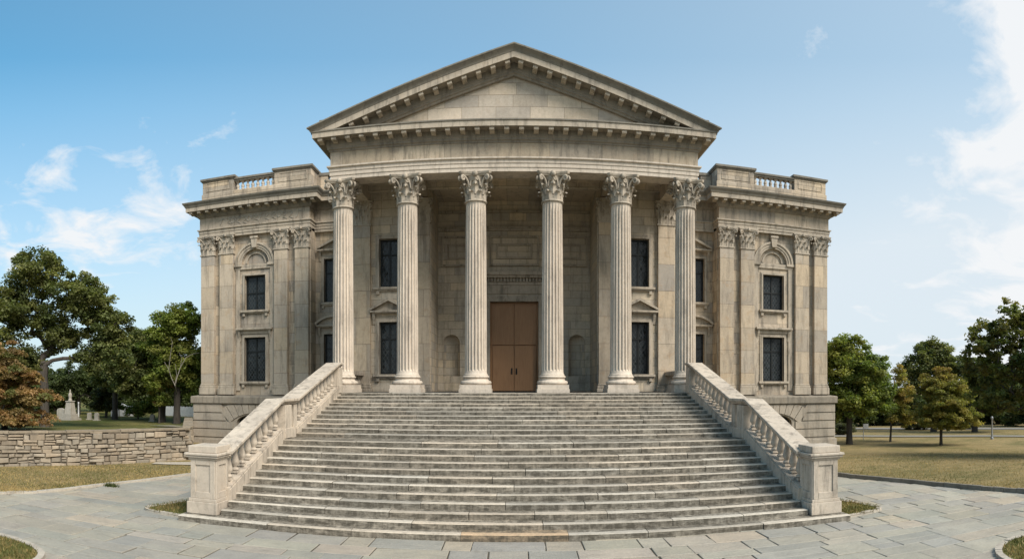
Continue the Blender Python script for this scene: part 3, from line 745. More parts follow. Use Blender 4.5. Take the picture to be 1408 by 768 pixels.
# side balustrades between the outer columns and the block wall
def baluster_mesh(h, mat):
    b = MB(); b.cbox(0,0,.23,.23,0,.07); b.cbox(0,0,.21,.21,h-.06,h)
    k = (h-.14)
    b.lathe([(.075,.07),(.12,.07+.03*k),(.12,.07+.09*k),(.07,.07+.14*k),(.075,.07+.17*k),(.125,.07+.28*k),(.132,.07+.36*k),(.105,.07+.52*k),(.075,.07+.72*k),(.065,.07+.82*k),(.10,.07+.87*k),(.105,.07+.93*k),(.085,.07+k)], 14)
    me = b.mesh('baluster', 40); me.materials.append(M[mat]); return me
bm1 = baluster_mesh(.62,'rail')
for s in (-1,1):
    q = MB(); q.box(s*7.62, s*7.98, 28.85, YB-.2, L+.002, L+.18); q.box(s*7.56, s*8.04, 28.8, YB-.18, L+.80, L+1.0)
    o = part('side_balustrade', q, 'rail', bevel=.02)
    for i in range(6): link('baluster', bm1, None, o, (s*7.8, 29.1+i*.4, L+.18))

# ------------------------------------------------------------------ staircase
R1, T1, R2, T2 = .1512, .463, .1351, .58
YS = 14.67; stair = thing('stone_staircase', 'wide weathered stone staircase rising from paving to the columned portico', 'stairs', (0,YS,0))
W = 7.56
def block_row(mb, x0, x1, y0, y1, z0, z1, special=None):
    x = x0
    while x < x1-.02:
        wd = random.uniform(1.5,3.2); e = x+wd
        if x1-e < 1.0: e = x1
        if special and x < special[0] < e-.01: e = special[0]
        elif special and abs(x-special[0]) < .01: e = special[1]
        v = random.uniform(.74,1.12); wm = random.uniform(-.03,.05); col = (v*(1+wm), v, v*(1-wm))
        if special and abs(x-special[0]) < .01: col = (.95,.77,.60)
        dy = random.uniform(-.014,.014); dz = random.uniform(-.010,.002)
        g = random.choice([.004,.006,.010]); zt = z1+dz
        # worn nosing: slight chamfer
        a, b = x+g, e-g; ch = .018
        ym = y0+random.uniform(.15,.25); ym2 = y0+random.uniform(.15,.25)
        mb.add([(a,y0+dy,z0),(b,y0+dy,z0),(b,y0+dy,zt-ch),(a,y0+dy,zt-ch),(a,y0+dy+ch,zt),(b,y0+dy+ch,zt),(b,y1,zt),(a,y1,zt),(a,y1,z0),(b,y1,z0),(b,ym2,zt),(a,ym,zt)],
               [(0,1,2,3),(3,2,5,4),(4,5,10,11),(11,10,6,7),(0,3,4,11,7,8),(1,9,6,10,5,2)], col)
        x = e
ys = []
for k in range(12): ys.append((YS+k*T1, R1*k, R1*(k+1)))
for k in range(11): ys.append((21.06+k*T2, 12*R1+R2*k, 12*R1+R2*(k+1)))
ys.append((26.95, 0, 0))
for k in range(23):
    y, z0, z1 = ys[k]; mb = MB()
    yb = ys[k+1][0]+.12
    if k == 0: block_row(mb, -8.60, 8.60, y, 16.1, -.2, z1, (-1.24,1.26))
    else: block_row(mb, -W, W, y, yb, z0-.05, z1)
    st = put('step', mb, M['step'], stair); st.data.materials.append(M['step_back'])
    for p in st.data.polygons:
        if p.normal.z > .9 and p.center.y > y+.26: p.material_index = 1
core = MB(); core.prism_x(-W+.02, W-.02, [(15.0,-.3),(15.0,.08),(19.7,1.62),(21.0,1.66),(26.9,3.0),(26.9,-.3)]); put('core', core, M['podium'], stair)

# ------------------------------------------------------------------ balustrades up the stairs
def nose(y):
    if y < 19.76: return .151+(y-YS)*(R1/T1)
    if y < 21.06: return 12*R1
    return 12*R1+R2+(y-21.06)*(R2/T2)
bm2 = baluster_mesh(.825,'rail')
for s in (-1,1):
    bt = thing('stair_balustrade', ('pale stone stair balustrade left of the steps with panelled end pier' if s < 0 else 'pale stone stair balustrade right of the steps with panelled end pier'), 'balustrade', (s*7.82,15.0,0))
    XI, XO = 7.535, 8.10
    def band(mb, pts, lo, hi_, xi, xo):
        n = len(pts)
        for i in range(n-1):
            (ya,za),(yb,zb) = pts[i], pts[i+1]
            a0,a1,b0,b1 = za+lo, za+hi_, zb+lo, zb+hi_
            mb.hexa([(s*xi,ya,a0),(s*xo,ya,a0),(s*xo,yb,b0),(s*xi,yb,b0),(s*xi,ya,a1),(s*xo,ya,a1),(s*xo,yb,b1),(s*xi,yb,b1)] if s > 0 else
                    [(s*xo,ya,a0),(s*xi,ya,a0),(s*xi,yb,b0),(s*xo,yb,b0),(s*xo,ya,a1),(s*xi,ya,a1),(s*xi,yb,b1),(s*xo,yb,b1)])
    def line(y0, y1): return [(y0, nose(y0)), (y1, nose(y1))]
    low = [(15.7,nose(15.7)),(19.72,nose(19.72))]; z12 = 12*R1+.03; mid = [(19.72,z12),(21.2,z12)]
    upp = [(21.2,z12),(26.7,nose(26.7)+.02)]; fin = [(26.7,L+.02),(27.15,L+.02)]
    allp = [low[0],(19.72,z12),(21.2,z12),(26.7,L-.01),(27.15,L-.01)]
    m = MB()
    for i in range(len(allp)-1):            # solid stringer down to the ground
        (ya,za),(yb,zb) = allp[i], allp[i+1]
        m.hexa([(min(s*XI,s*XO),ya,-.3),(max(s*XI,s*XO),ya,-.3),(max(s*XI,s*XO),yb,-.3),(min(s*XI,s*XO),yb,-.3),(min(s*XI,s*XO),ya,za+.25),(max(s*XI,s*XO),ya,za+.25),(max(s*XI,s*XO),yb,zb+.25),(min(s*XI,s*XO),yb,zb+.25)])
    band(m, allp, .25, .30, XI+.03, XO-.03)
    put('stringer', m, M['rail'], bt)
    m = MB(); band(m, allp, 1.12, 1.17, XI+.06, XO-.06); band(m, allp, 1.17, 1.22, XI-.0, XO+.0); band(m, allp, 1.22, 1.32, XI-.06, XO+.06); put('handrail', m, M['rail'], bt, bevel=.02)
    # newel
    nx, ny = s*8.065, 15.47
    m = MB(); m.cbox(nx,ny,.92,.92,R1+.002,.47); m.cbox(nx,ny,.84,.84,.47,.56); m.cbox(nx,ny,.74,.74,.56,1.60)
    for q in ('f','i'):                      # raised frames leave sunk panels on front and inner sides
        for (a,b,z0,z1) in ((-.37,-.22,.56,1.60),(.22,.37,.56,1.60),(-.22,.22,.56,.74),(-.22,.22,1.46,1.60)):
            if q == 'f': m.box(nx+a, nx+b, ny-.405, ny-.36, z0, z1)
            else: m.box(nx-s*.405, nx-s*.36, ny+a, ny+b, z0, z1)
    nw = put('end_pier', m, M['rail'], bt, bevel=.012)
    m = MB(); m.cbox(nx,ny,.86,.86,1.60,1.66); m.cbox(nx,ny,.97,.97,1.66,1.72); m.cbox(nx,ny,1.04,1.04,1.72,1.79); m.cbox(nx,ny,.86,.86,1.79,1.98); put('cap', m, M['rail'], nw, bevel=.02)
    for (y0,y1,zb) in ((19.95,20.55,z12),(26.55,27.1,L)):
        m = MB(); m.box(s*(XI-.015), s*(XO+.02), y0, y1, zb-.02, zb+1.10); m.box(s*(XI-.04), s*(XO+.05), y0-.06, y1+.06, zb-.02, zb+.32); put('pier', m, M['rail'], bt, bevel=.015)
    m = MB(); m.box(s*(XI+.06), s*(XO-.06), 21.0, 21.32, z12+.2, z12+1.1); put('pier', m, M['rail'], bt, bevel=.015)
    n = 9
    for i in range(n):
        y = 16.15+i*(19.70-16.15)/(n-1); link('baluster', bm2, M['rail'], bt, (s*7.82, y, allp[0][1]+(y-15.7)/(19.72-15.7)*(z12-allp[0][1])+.30))
    link('baluster', bm2, M['rail'], bt, (s*7.82, 20.78, z12+.30))
    n = 11
    for i in range(n):
        y = 21.55+i*(26.30-21.55)/(n-1); link('baluster', bm2, M['rail'], bt, (s*7.82, y, z12+(y-21.2)/5.5*(L-z12)+.30))

# ------------------------------------------------------------------ ground, paving, kerbs, lawns
def ss(a, b, x): t = min(1,max(0,(x-a)/(b-a))); return t*t*(3-2*t)
def gz_right(x, y):
    r = math.hypot(x,y); return .10 - .50*ss(27,42,r) - .25*ss(44,70,r) + .04*noise.noise(Vector((x*.12,y*.12,0)))
def gz_terr(r, x=0, y=0): return 1.50 - .55*ss(30,43,r) - .2*ss(60,110,r) + .05*noise.noise(Vector((x*.15,y*.15,3)))
m = MB(); m.add([(-900,-300,-.9),(900,-300,-.9),(900,1200,-.9),(-900,1200,-.9)], [(0,1,2,3)]); structure(put('ground', m, M['soil']))
def smooth_path(pts, n=8):
    P = [Vector(p) for p in pts]; out = []
    for i in range(len(P)-1):
        p0 = P[max(i-1,0)]; p1 = P[i]; p2 = P[i+1]; p3 = P[min(i+2,len(P)-1)]
        for k in range(n):
            t = k/n; out.append(.5*((2*p1)+(p2-p0)*t+(2*p0-5*p1+4*p2-p3)*t*t+(3*p1-p0-3*p2+p3)*t**3))
    out.append(P[-1]); return out
KR = smooth_path([(19,3.0),(17.6,7.5),(16.3,11.5),(15.27,14.7),(14.57,16.4),(13.65,19.0),(12.3,21.9),(11.2,25.5),(10.8,30),(10.8,34.9)])
KL = smooth_path([(-19,3.0),(-17.6,7.5),(-16.3,11.5),(-15.27,14.5),(-14.43,15.74),(-13.9,17.8),(-13.16,20.0),(-12.46,22.3),(-11.3,25.5),(-10.8,30),(-10.8,34.9)])
pb = [(p.x+.1,p.y,-.02) for p in KR] + [(p.x-.1,p.y,-.02) for p in reversed(KL)]
m = MB(); m.add([(-19,-10,-.02),(19,-10,-.02)]+pb, [tuple(range(len(pb)+2))]); structure(put('paving_bed', m, M['joint']))
def kx(path, y):
    if y < path[0].y: return 30
    for i in range(len(path)-1):
        if path[i].y <= y <= path[i+1].y: return abs(path[i].x+(path[i+1].x-path[i].x)*(y-path[i].y)/(path[i+1].y-path[i].y+1e-9))
    return 10.8
m = MB(); y = -8.0
pal = [(.272,.272,.252),(.245,.25,.24),(.305,.298,.268),(.268,.26,.235),(.20,.212,.212),(.32,.308,.272),(.285,.262,.228),(.26,.265,.252),(.34,.30,.245),(.22,.232,.24)]
while y < 35:
    d = random.choice([.5,.6,.72,.85,1.0]); x = -19+random.uniform(0,1)
    while x < 19:
        w_ = random.choice([.65,.85,1.05,1.3,1.65]); c = random.choice(pal); v = random.uniform(.88,1.10)
        c = (c[0]*v*1.06, c[1]*v*.99, c[2]*v*.87); g = random.choice([.006,.010,.015,.022]); b = .012
        parts_ = [(x,y,x+w_,y+d)]
        if d > .8 and random.random() < .35: parts_ = [(x,y,x+w_,y+d*.45),(x,y+d*.45,x+w_,y+d)]
        for (xa,ya,xb,yb) in parts_:
            lim = kx(KR if xa > 0 else KL, (ya+yb)/2)
            if min(abs(xa),abs(xb)) > lim: continue
            if xb > lim+.05: xb = max(xa+.1, lim+.05)
            if xa < -lim-.05: xa = min(xb-.1, -lim-.05)
            z = random.uniform(-.005,.004); j = lambda: random.uniform(-.024,.024)
            q = [(xa+g+j()*.5,ya+g+j()*.5),(xb-g+j()*.5,ya+g+j()*.5),(xb-g+j()*.5,yb-g+j()*.5),(xa+g+j()*.5,yb-g+j()*.5)]
            tz = [z+random.uniform(-.007,.007) for _ in q]
            cxq = (xa+xb)/2; cyq = (ya+yb)/2
            ins = [(px_+(b if px_ < cxq else -b), py_+(b if py_ < cyq else -b)) for px_,py_ in q]
            vs = [(q[i][0],q[i][1],-.03) for i in range(4)]+[(q[i][0],q[i][1],tz[i]-.008) for i in range(4)]+[(ins[i][0],ins[i][1],tz[i]) for i in range(4)]
            cc = (c[0]*random.uniform(.93,1.07),)*1
            c2 = tuple(k*random.uniform(.97,1.03) for k in c)
            m.add(vs, [(8,9,10,11)]+[(i,(i+1)%4,4+(i+1)%4,4+i) for i in range(4)]+[(4+i,4+(i+1)%4,8+(i+1)%4,8+i) for i in range(4)], c2)
        x += w_
    y += d
structure(put('pavement', m, M['paving']))

def kerb(path, s, w, h, name, mat='kerb', closed=False):
    """kerb of separate stones along a path, s = side of the lawn in x"""
    mb = MB(); n = len(path); i = 0
    while i < n-1:
        k = min(n-1, i+random.choice([2,3,4]) if n > 30 else i+1)
        zz = h+random.uniform(-.012,.012); jit = random.uniform(-.012,.012)
        for a in range(i, k):
            p, q = path[a], path[a+1]; dv = (q-p).normalized(); nn = Vector((dv.y,-dv.x))*s
            e0 = .006 if a == i else 0; e1 = .006 if a == k-1 else 0
            A = p+dv*e0+nn*jit; B = q-dv*e1+nn*jit
            mb.hexa([(A.x,A.y,-.05),(B.x,B.y,-.05),(B.x+nn.x*w,B.y+nn.y*w,-.05),(A.x+nn.x*w,A.y+nn.y*w,-.05),(A.x,A.y,zz),(B.x,B.y,zz),(B.x+nn.x*w,B.y+nn.y*w,zz),(A.x+nn.x*w,A.y+nn.y*w,zz)])
        i = k
    return put(name, mb, M[mat])
structure(kerb(KR, 1, .14, .15, 'kerb', 'soot_shade')); structure(kerb(KL, -1, .24, .06, 'kerb'))  # right kerb: shade of its front side put into the stone colour
def lawn(path, s, zf, name, mat, dist):
    mb = MB(); rows = []
    for p in path:
        for d_ in dist: x = p.x+s*(d_+.12); rows.append((x, p.y, zf(x,p.y)))
    n = len(dist); fs = [(i*n+k, (i+1)*n+k, (i+1)*n+k+1, i*n+k+1) for i in range(len(path)-1) for k in range(n-1)]
    mb.add(rows, fs, flip=(s > 0)); o = put(name, mb, M[mat], smooth=60); return structure(o)
dist = [0,.4,1,2,3.5,5,7,9,12,15,18,22,26,30,36,44,55,70,90,130,200]
pr = list(KR)+[Vector((10.8,yy)) for yy in (36,38,40,42,44,46,48,50,52,54,57,60,65,70,80,100,140,220,400)]
lawn(pr, 1, gz_right, 'lawn', 'lawn', dist)
lawn(KL+[Vector((-10.8,40))], -1, lambda x,y: .045+.02*noise.noise(Vector((x*.3,y*.3,1))), 'lawn', 'lawn', [0,.4,1,2,3,4,6,8,10,14,20,30])
# terrace behind the retaining wall
def wall_r(a):
    pts = [(.50,30.6),(.508,30.5),(.56,29.6),(.6388,28.6),(.742,28.05),(.811,27.9),(1.0,28.2),(1.5,30)]
    for i in range(len(pts)-1):
        if a <= pts[i+1][0]: t = (a-pts[i][0])/(pts[i+1][0]-pts[i][0]); return pts[i][1]+(pts[i+1][1]-pts[i][1])*t
    return 30
def terr(a0, a1, na, rf, name):
    mb = MB(); rr = [0,.6,1.5,3,5,7,9,11.5,14,18,24,32,45,70,120]; vs = []
    for i in range(na+1):
        a = a0+(a1-a0)*i/na; r0 = rf(a)
        for d_ in rr: r = r0+d_; x, y = -r*math.sin(a), r*math.cos(a); vs.append((x,y,gz_terr(r,x,y)))
    n = len(rr); fs = [(i*n+k, i*n+k+1, (i+1)*n+k+1, (i+1)*n+k) for i in range(na) for k in range(n-1)]
    mb.add(vs, fs, flip=True); structure(put(name, mb, M['lawn_green'], smooth=60))
terr(.510, 1.35, 40, lambda a: wall_r(a)+.25, 'terrace_lawn'); terr(-.1, .510, 16, lambda a: 60.0 if a < .33 else 41.2, 'terrace_lawn')
# path patches
def sheet(name, pts, z, mat):
    mb = MB(); mb.add([(p[0],p[1],z) for p in pts], [tuple(range(len(pts)))]); return structure(put(name, mb, M[mat]))
sheet('path', [pol(208,28.6)[:2],pol(264,28.2)[:2],pol(266,29.3)[:2],pol(214,29.2)[:2]], .085, 'kerb')
mb = MB(); vs = []; fs = []
for i in range(25):
    a = .47+.52*i/24
    for r in (49.6,51.2): x, y = r*math.sin(a), r*math.cos(a); vs.append((x,y,gz_right(x,y)+.05))
for i in range(24): fs.append((2*i,2*i+1,2*i+3,2*i+2))
mb.add(vs, fs, flip=True); structure(put('road', mb, M['asphalt']))
mb = MB(); vs = []; fs = []
for i in range(25):
    a = .47+.52*i/24
    for r in (60,63): x, y = r*math.sin(a), r*math.cos(a); vs.append((x,y,gz_right(x,y)+.06))
for i in range(24): fs.append((2*i,2*i+1,2*i+3,2*i+2))
mb.add(vs, fs, flip=True); structure(put('path', mb, M['asphalt']))
mb = MB(); mb.add([pol(205,41,gz_terr(41)+.05),pol(236,34,gz_terr(34)+.06),pol(262,34,gz_terr(34)+.06),pol(236,41,gz_terr(41)+.05)], [(0,1,2,3)]); structure(put('path', mb, M['kerb']))

# planted beds and corner islands
BEDS = []
def bed(path, name, z=.05, kw=.13, kh=.07):
    P = smooth_path(path, 6)
    structure(kerb(P, 1, kw, kh, 'kerb'))
    mb = MB(); mb.add([(p.x,p.y,z) for p in P], [tuple(range(len(P)))]); structure(put(name, mb, M['lawn_green'])); BEDS.append((P, z))
bed([(-8.62,14.95),(-9.4,15.08),(-10.05,15.3),(-10.2,15.7),(-9.9,16.6),(-9.6,17.6),(-9.2,19),(-8.3,19),(-8.3,17)], 'grass_bed')
bed(list(reversed([(8.62,14.95),(9.4,15.08),(10.0,15.35),(10.15,15.7),(9.95,16.6),(9.6,17.6),(9.2,19),(8.3,19),(8.3,17)])), 'grass_bed')
bed([(-9.9,6.0),(-8.95,8.0),(-8.85,9.2),(-9.35,9.95),(-10.6,10.3),(-12.5,10.1),(-14,9)], 'corner_lawn', .06, .15, .08)
bed(list(reversed([(10.2,6.0),(9.2,8.0),(9.1,9.1),(9.6,9.9),(10.6,10.35),(12.5,10.1),(14,9)])), 'corner_lawn', .06, .15, .08)

# grass blades
def inside(P, x, y):
    c = False; n = len(P)
    for i in range(n):
        a, b = P[i], P[(i+1)%n]
        if (a.y > y) != (b.y > y) and x < (b.x-a.x)*(y-a.y)/(b.y-a.y)+a.x: c = not c
    return c
def np_mesh(name, V, nv, colors):
    nf = len(V)//nv; me = bpy.data.meshes.new(name)
    me.vertices.add(len(V)); me.vertices.foreach_set('co', np.asarray(V, dtype=np.float32).ravel())
    me.loops.add(nf*nv); me.loops.foreach_set('vertex_index', np.arange(nf*nv, dtype=np.int32))
    me.polygons.add(nf); me.polygons.foreach_set('loop_start', np.arange(0, nf*nv, nv, dtype=np.int32)); me.polygons.foreach_set('loop_total', np.full(nf, nv, dtype=np.int32))
    at = me.color_attributes.new('tint', 'FLOAT_COLOR', 'POINT')
    c = np.ones((len(V),4), dtype=np.float32); c[:,:3] = np.repeat(colors, nv, axis=0); at.data.foreach_set('color', c.ravel())
    me.update(calc_edges=True); me.validate(); return me
def blades(pts, hts, cols, name):
    n = len(pts); P = np.array(pts); a = RNG.uniform(0, 2*PI, n); w = RNG.uniform(.006,.014,n)*(1+np.array(hts)*4)
    lean = RNG.normal(0,.5,(n,2))*np.array(hts)[:,None]
    d = np.stack([np.cos(a),np.sin(a),np.zeros(n)],1)*w[:,None]
    top = P.copy(); top[:,:2] += lean; top[:,2] += np.array(hts)
    V = np.empty((n*3,3)); V[0::3] = P-d; V[1::3] = P+d; V[2::3] = top
    o = link(name, np_mesh(name, V, 3, np.array(cols)), M['blade']); structure(o, 'stuff')
    o['label'] = 'short grass blades'; o['category'] = 'grass'; return o
pts, hts, cols = [], [], []
for P, z in BEDS:
    xs = [p.x for p in P]; ysn = [p.y for p in P]
    area = (max(xs)-min(xs))*(max(ysn)-min(ysn)); n = int(area*700)
    for _ in range(n):
        x, y = random.uniform(min(xs),max(xs)), random.uniform(min(ysn),max(ysn))
        if math.hypot(x,y) > 22 or not inside(P,x,y): continue
        q = noise.noise(Vector((x*1.3,y*1.3,0)))*.5+.5+random.uniform(-.3,.3)
        pts.append((x,y,z-.01)); hts.append(random.uniform(.03,.10)); k = random.uniform(.7,1.3)
        cols.append((.10*k,.105*k,.030*k) if q < .55 else (.24*k,.18*k,.075*k))
def lawn_blades(n, gen, dry):
    for _ in range(n):
        x, y, z = gen()
        q = noise.noise(Vector((x*.35,y*.5,0)))*.8+.5+random.uniform(-.3,.3); k = random.uniform(.65,1.3)
        pts.append((x,y,z-.01)); hts.append(random.uniform(.02,.075)); cols.append((.34*k,.25*k,.11*k) if q < dry else (.13*k,.125*k,.04*k))
def genL():
    p = random.choice(KL[16:64]); x = p.x-.25-random.uniform(0,1)**1.3*6; y = p.y+random.uniform(-.4,.4)
    return x, y, .05
def genR():
    p = random.choice(KR[16:64]); x = p.x+.17+random.uniform(0,1)**1.4*16; y = p.y+random.uniform(-.4,.4)
    return x, y, gz_right(x,y)
lawn_blades(26000, genL, .60); lawn_blades(34000, genR, .60)
blades(pts, hts, cols, 'grass')
# weed tuft by the left kerb
pts, hts, cols = [], [], []
c0 = pol(152,22.7)
for _ in range(260):
    pts.append((c0.x+random.gauss(0,.14), c0.y+random.gauss(0,.07), 0)); hts.append(random.uniform(.05,.16)); k = random.uniform(.6,1.2); cols.append((.06*k,.075*k,.02*k))
o = blades(pts, hts, cols, 'weed_tuft'); del o['kind']; tag(o, 'small dark green weed growing at the foot of the left kerb', 'weed')

# ------------------------------------------------------------------ rubble retaining wall
wt = thing('stone_wall', 'low rubble stone retaining wall curving across the dry lawn left of the building', 'wall', pol(130,28.6))
wp = []
a = 1.25
while a > .508: wp.append(Vector((-wall_r(a)*math.sin(a), wall_r(a)*math.cos(a)))); a -= .012
wp.append(Vector((-30.5*math.sin(.508), 30.5*math.cos(.508)))); 
for r in (31.5,33,35,37,38.5,40): wp.append(Vector((-r*math.sin(.5085), r*math.cos(.5085))))
cum = [0]
for i in range(1,len(wp)): cum.append(cum[-1]+(wp[i]-wp[i-1]).length)
def at(sx):
    for i in range(len(cum)-1):
        if sx <= cum[i+1]: t = (sx-cum[i])/(cum[i+1]-cum[i]); return wp[i].lerp(wp[i+1], t), (wp[i+1]-wp[i]).normalized()
    return wp[-1], (wp[-1]-wp[-2]).normalized()
m = MB(); TOT = cum[-1]; z = -.06
rows = []
while z < 1.46: h_ = random.uniform(.13,.29); h_ = min(h_, 1.50-z); rows.append((z,h_)); z += h_
for z, h_ in rows:
    sx = random.uniform(0,.3)
    while sx < TOT-.1:
        ln = random.uniform(.22,.72); e = min(sx+ln, TOT)
        sub = [(z,h_)] if random.random() < .62 or h_ < .2 else ((lambda c_: [(z,h_*c_),(z+h_*c_,h_*(1-c_))])(random.choice([.38,.5,.6])))
        for zz, hh in sub:
            (p, d0), (q, d1) = at(sx+.012), at(e-.012)
            nn = Vector((d0.y,-d0.x)); pr_ = random.uniform(-.07,.07)
            v = random.uniform(.60,1.08); wm = random.uniform(-.04,.04); col = (v*(1+wm), v, v*(1-wm))
            f = [p+nn*(pr_+random.uniform(-.02,.02)), q+nn*(pr_+random.uniform(-.02,.02))]
            bk = [p-nn*.3, q-nn*.3]; jz = lambda: random.uniform(-.028,.028)
            z0a, z0b, z1a, z1b = zz+.012+jz(), zz+.012+jz(), zz+hh-.010+jz(), zz+hh-.010+jz()
            dv = (q-p).normalized()*.03
            F0 = [(f[0].x,f[0].y,z0a),(f[1].x,f[1].y,z0b),(f[1].x,f[1].y,z1b),(f[0].x,f[0].y,z1a)]
            ins = [(f[0].x+dv.x,f[0].y+dv.y,z0a+.025),(f[1].x-dv.x,f[1].y-dv.y,z0b+.025),(f[1].x-dv.x,f[1].y-dv.y,z1b-.025),(f[0].x+dv.x,f[0].y+dv.y,z1a-.025)]
            ins = [(x+nn.x*.035,y+nn.y*.035,zk) for x,y,zk in ins]
            B0 = [(bk[0].x,bk[0].y,z0a),(bk[1].x,bk[1].y,z0b),(bk[1].x,bk[1].y,z1b),(bk[0].x,bk[0].y,z1a)]
            m.add(ins+F0+B0, [(0,1,2,3)]+[(4+i,4+(i+1)%4,(i+1)%4,i) for i in range(4)]+[(8+i,8+(i+1)%4,4+(i+1)%4,4+i) for i in range(4)], col)
        sx = e
put('masonry', m, M['rubble'], wt)
m = MB()
for i in range(len(wp)-1):
    p, q = wp[i], wp[i+1]; d = (q-p).normalized(); nn = Vector((d.y,-d.x))
    m.hexa([(p.x-nn.x*.09,p.y-nn.y*.09,-.2),(q.x-nn.x*.09,q.y-nn.y*.09,-.2),(q.x-nn.x*.4,q.y-nn.y*.4,-.2),(p.x-nn.x*.4,p.y-nn.y*.4,-.2),(p.x-nn.x*.09,p.y-nn.y*.09,1.49),(q.x-nn.x*.09,q.y-nn.y*.09,1.49),(q.x-nn.x*.4,q.y-nn.y*.4,1.49),(p.x-nn.x*.4,p.y-nn.y*.4,1.49)])
put('mortar', m, M['mortar'], wt)
m = MB(); sx = 0
while sx < TOT-.1:
    e = min(sx+random.uniform(.7,1.4), TOT); (p,d0),(q,d1) = at(sx+.006), at(e-.006); nn = Vector((d0.y,-d0.x)); o0 = random.uniform(.05,.09); v = random.uniform(.8,1.05); zt = 1.60+random.uniform(-.015,.015)
    a0, b0, a1, b1 = p+nn*o0, q+nn*o0, p-nn*.45, q-nn*.45
    m.hexa([(a0.x,a0.y,1.505),(b0.x,b0.y,1.505),(b1.x,b1.y,1.505),(a1.x,a1.y,1.505),(a0.x,a0.y,zt),(b0.x,b0.y,zt),(b1.x,b1.y,zt),(a1.x,a1.y,zt)], (v*.8,v*.79,v*.76)); sx = e
put('coping', m, M['rubble'], wt)

# ------------------------------------------------------------------ small things on the terrace and the right lawn
p = pol(96.5,49); zg = gz_terr(49)-.05
mo = thing('stone_monument', 'pale stone monument with tapering shaft and draped finial among the trees', 'monument', (p.x,p.y,zg))
m = MB(); m.cbox(p.x,p.y,1.25,1.25,zg,zg+.18); m.cbox(p.x,p.y,1.0,1.0,zg+.18,zg+.34); m.cbox(p.x,p.y,.9,.9,zg+.34,zg+.55); put('base', m, M['marble'], mo, bevel=.02)
m = MB(); m.hexa([(p.x-.33,p.y-.33,zg+.55),(p.x+.33,p.y-.33,zg+.55),(p.x+.33,p.y+.33,zg+.55),(p.x-.33,p.y+.33,zg+.55),(p.x-.23,p.y-.23,zg+1.45),(p.x+.23,p.y-.23,zg+1.45),(p.x+.23,p.y+.23,zg+1.45),(p.x-.23,p.y+.23,zg+1.45)]); m.cbox(p.x,p.y,.56,.56,zg+1.45,zg+1.53); put('shaft', m, M['marble'], mo, bevel=.02)
m = MB(); m.lathe([(.15,0),(.17,.06),(.12,.14),(.11,.25),(.16,.40),(.13,.55),(.06,.64),(.075,.72),(.05,.80),(.01,.90)], 12, (p.x,p.y,zg+1.53)); put('finial', m, M['marble'], mo, smooth=40)
def headstone(px_, r, w_, h_, label):
    q = pol(px_, r); z0 = gz_terr(r)-.06
    m = MB(); m.prism_y(q.y-.09, q.y+.09, [(q.x-w_/2,z0+.1),(q.x+w_/2,z0+.1),(q.x+w_/2,z0+h_*.8)]+[(q.x+w_/2*math.cos(PI*k/8), z0+h_*.8+h_*.2*math.sin(PI*k/8)) for k in range(1,8)]+[(q.x-w_/2,z0+h_*.8)])
    m.box(q.x-w_/2-.08, q.x+w_/2+.08, q.y-.16, q.y+.16, z0, z0+.12)
    tag(put('headstone', m, M['marble'], bevel=.01), label, 'headstone', 'white headstones on the terrace lawn')
headstone(84, 50, .75, .95, 'broad white headstone just left of the stone monument')
headstone(123, 49.5, .34, .62, 'slim white headstone right of the monument, nearer the monument')
headstone(133, 48.5, .36, .66, 'slim white headstone second to the right of the monument')
headstone(209.5, 47, .36, .60, 'small white headstone between the white shed and twin trunks')
q = pol(108,50); z0 = gz_terr(50)
m = MB(); m.lathe([(.07,-.05),(.06,.1),(.045,1.25),(.07,1.28),(.07,1.33),(.01,1.36)], 8, (q.x,q.y,z0)); tag(put('marker_post', m, M['white'], smooth=40), 'thin white post standing right beside the stone monument', 'post')
# white shed
a = (168-CX)/F; c0 = pol(168,56,gz_terr(56)-.05); sh = thing('white_shed', 'low white shed with raised gabled middle beyond the terrace lawn', 'shed', c0)
def rot_mb(m, c, a): 
    ca, sa = math.cos(-a), math.sin(-a)
    m.v = [(c.x+x*ca-y*sa, c.y+x*sa+y*ca, c.z+z) for x,y,z in m.v]; return m
m = MB(); m.box(-1.0,1.0,-.6,1.2,0,.82); m.prism_y(-.62,1.2,[(-.42,.0),(.42,.0),(.42,.92),(0,1.12),(-.42,.92)]); put('wall', rot_mb(m,c0,a), M['white'], sh)
m = MB(); m.box(-1.06,-.44,-.66,1.25,.82,.88); m.box(.44,1.06,-.66,1.25,.82,.88); put('roof', rot_mb(m,c0,a), M['lamp'], sh)
for q in (-.30,.30):
    m = MB(); m.box(q,q+.06,-.66,-.6,0,.85); put('post', rot_mb(m,c0,a), M['iron'], sh)
# picket fence
fe = thing('picket_fence', 'white picket fence seen behind the tree trunks by the building corner', 'fence', pol(248,55,gz_terr(55)))
m = MB(); pk = MB()
P0, P1 = pol(226,56), pol(272,54); z0 = gz_terr(55)-.05; n = 34
for i in range(n):
    q = P0.lerp(P1, i/(n-1)); pk.cbox(q.x, q.y, .075, .04, z0+.03, z0+.86+.06*random.random())
dv = (P1-P0).normalized(); nn = Vector((-dv.y,dv.x,0))*.03
for zz in (.25,.65): m.tube([P0+nn+Vector((0,0,z0+zz)), P1+nn+Vector((0,0,z0+zz))], .035, 4)
put('rail', m, M['white'], fe); put('pickets', pk, M['white'], fe)
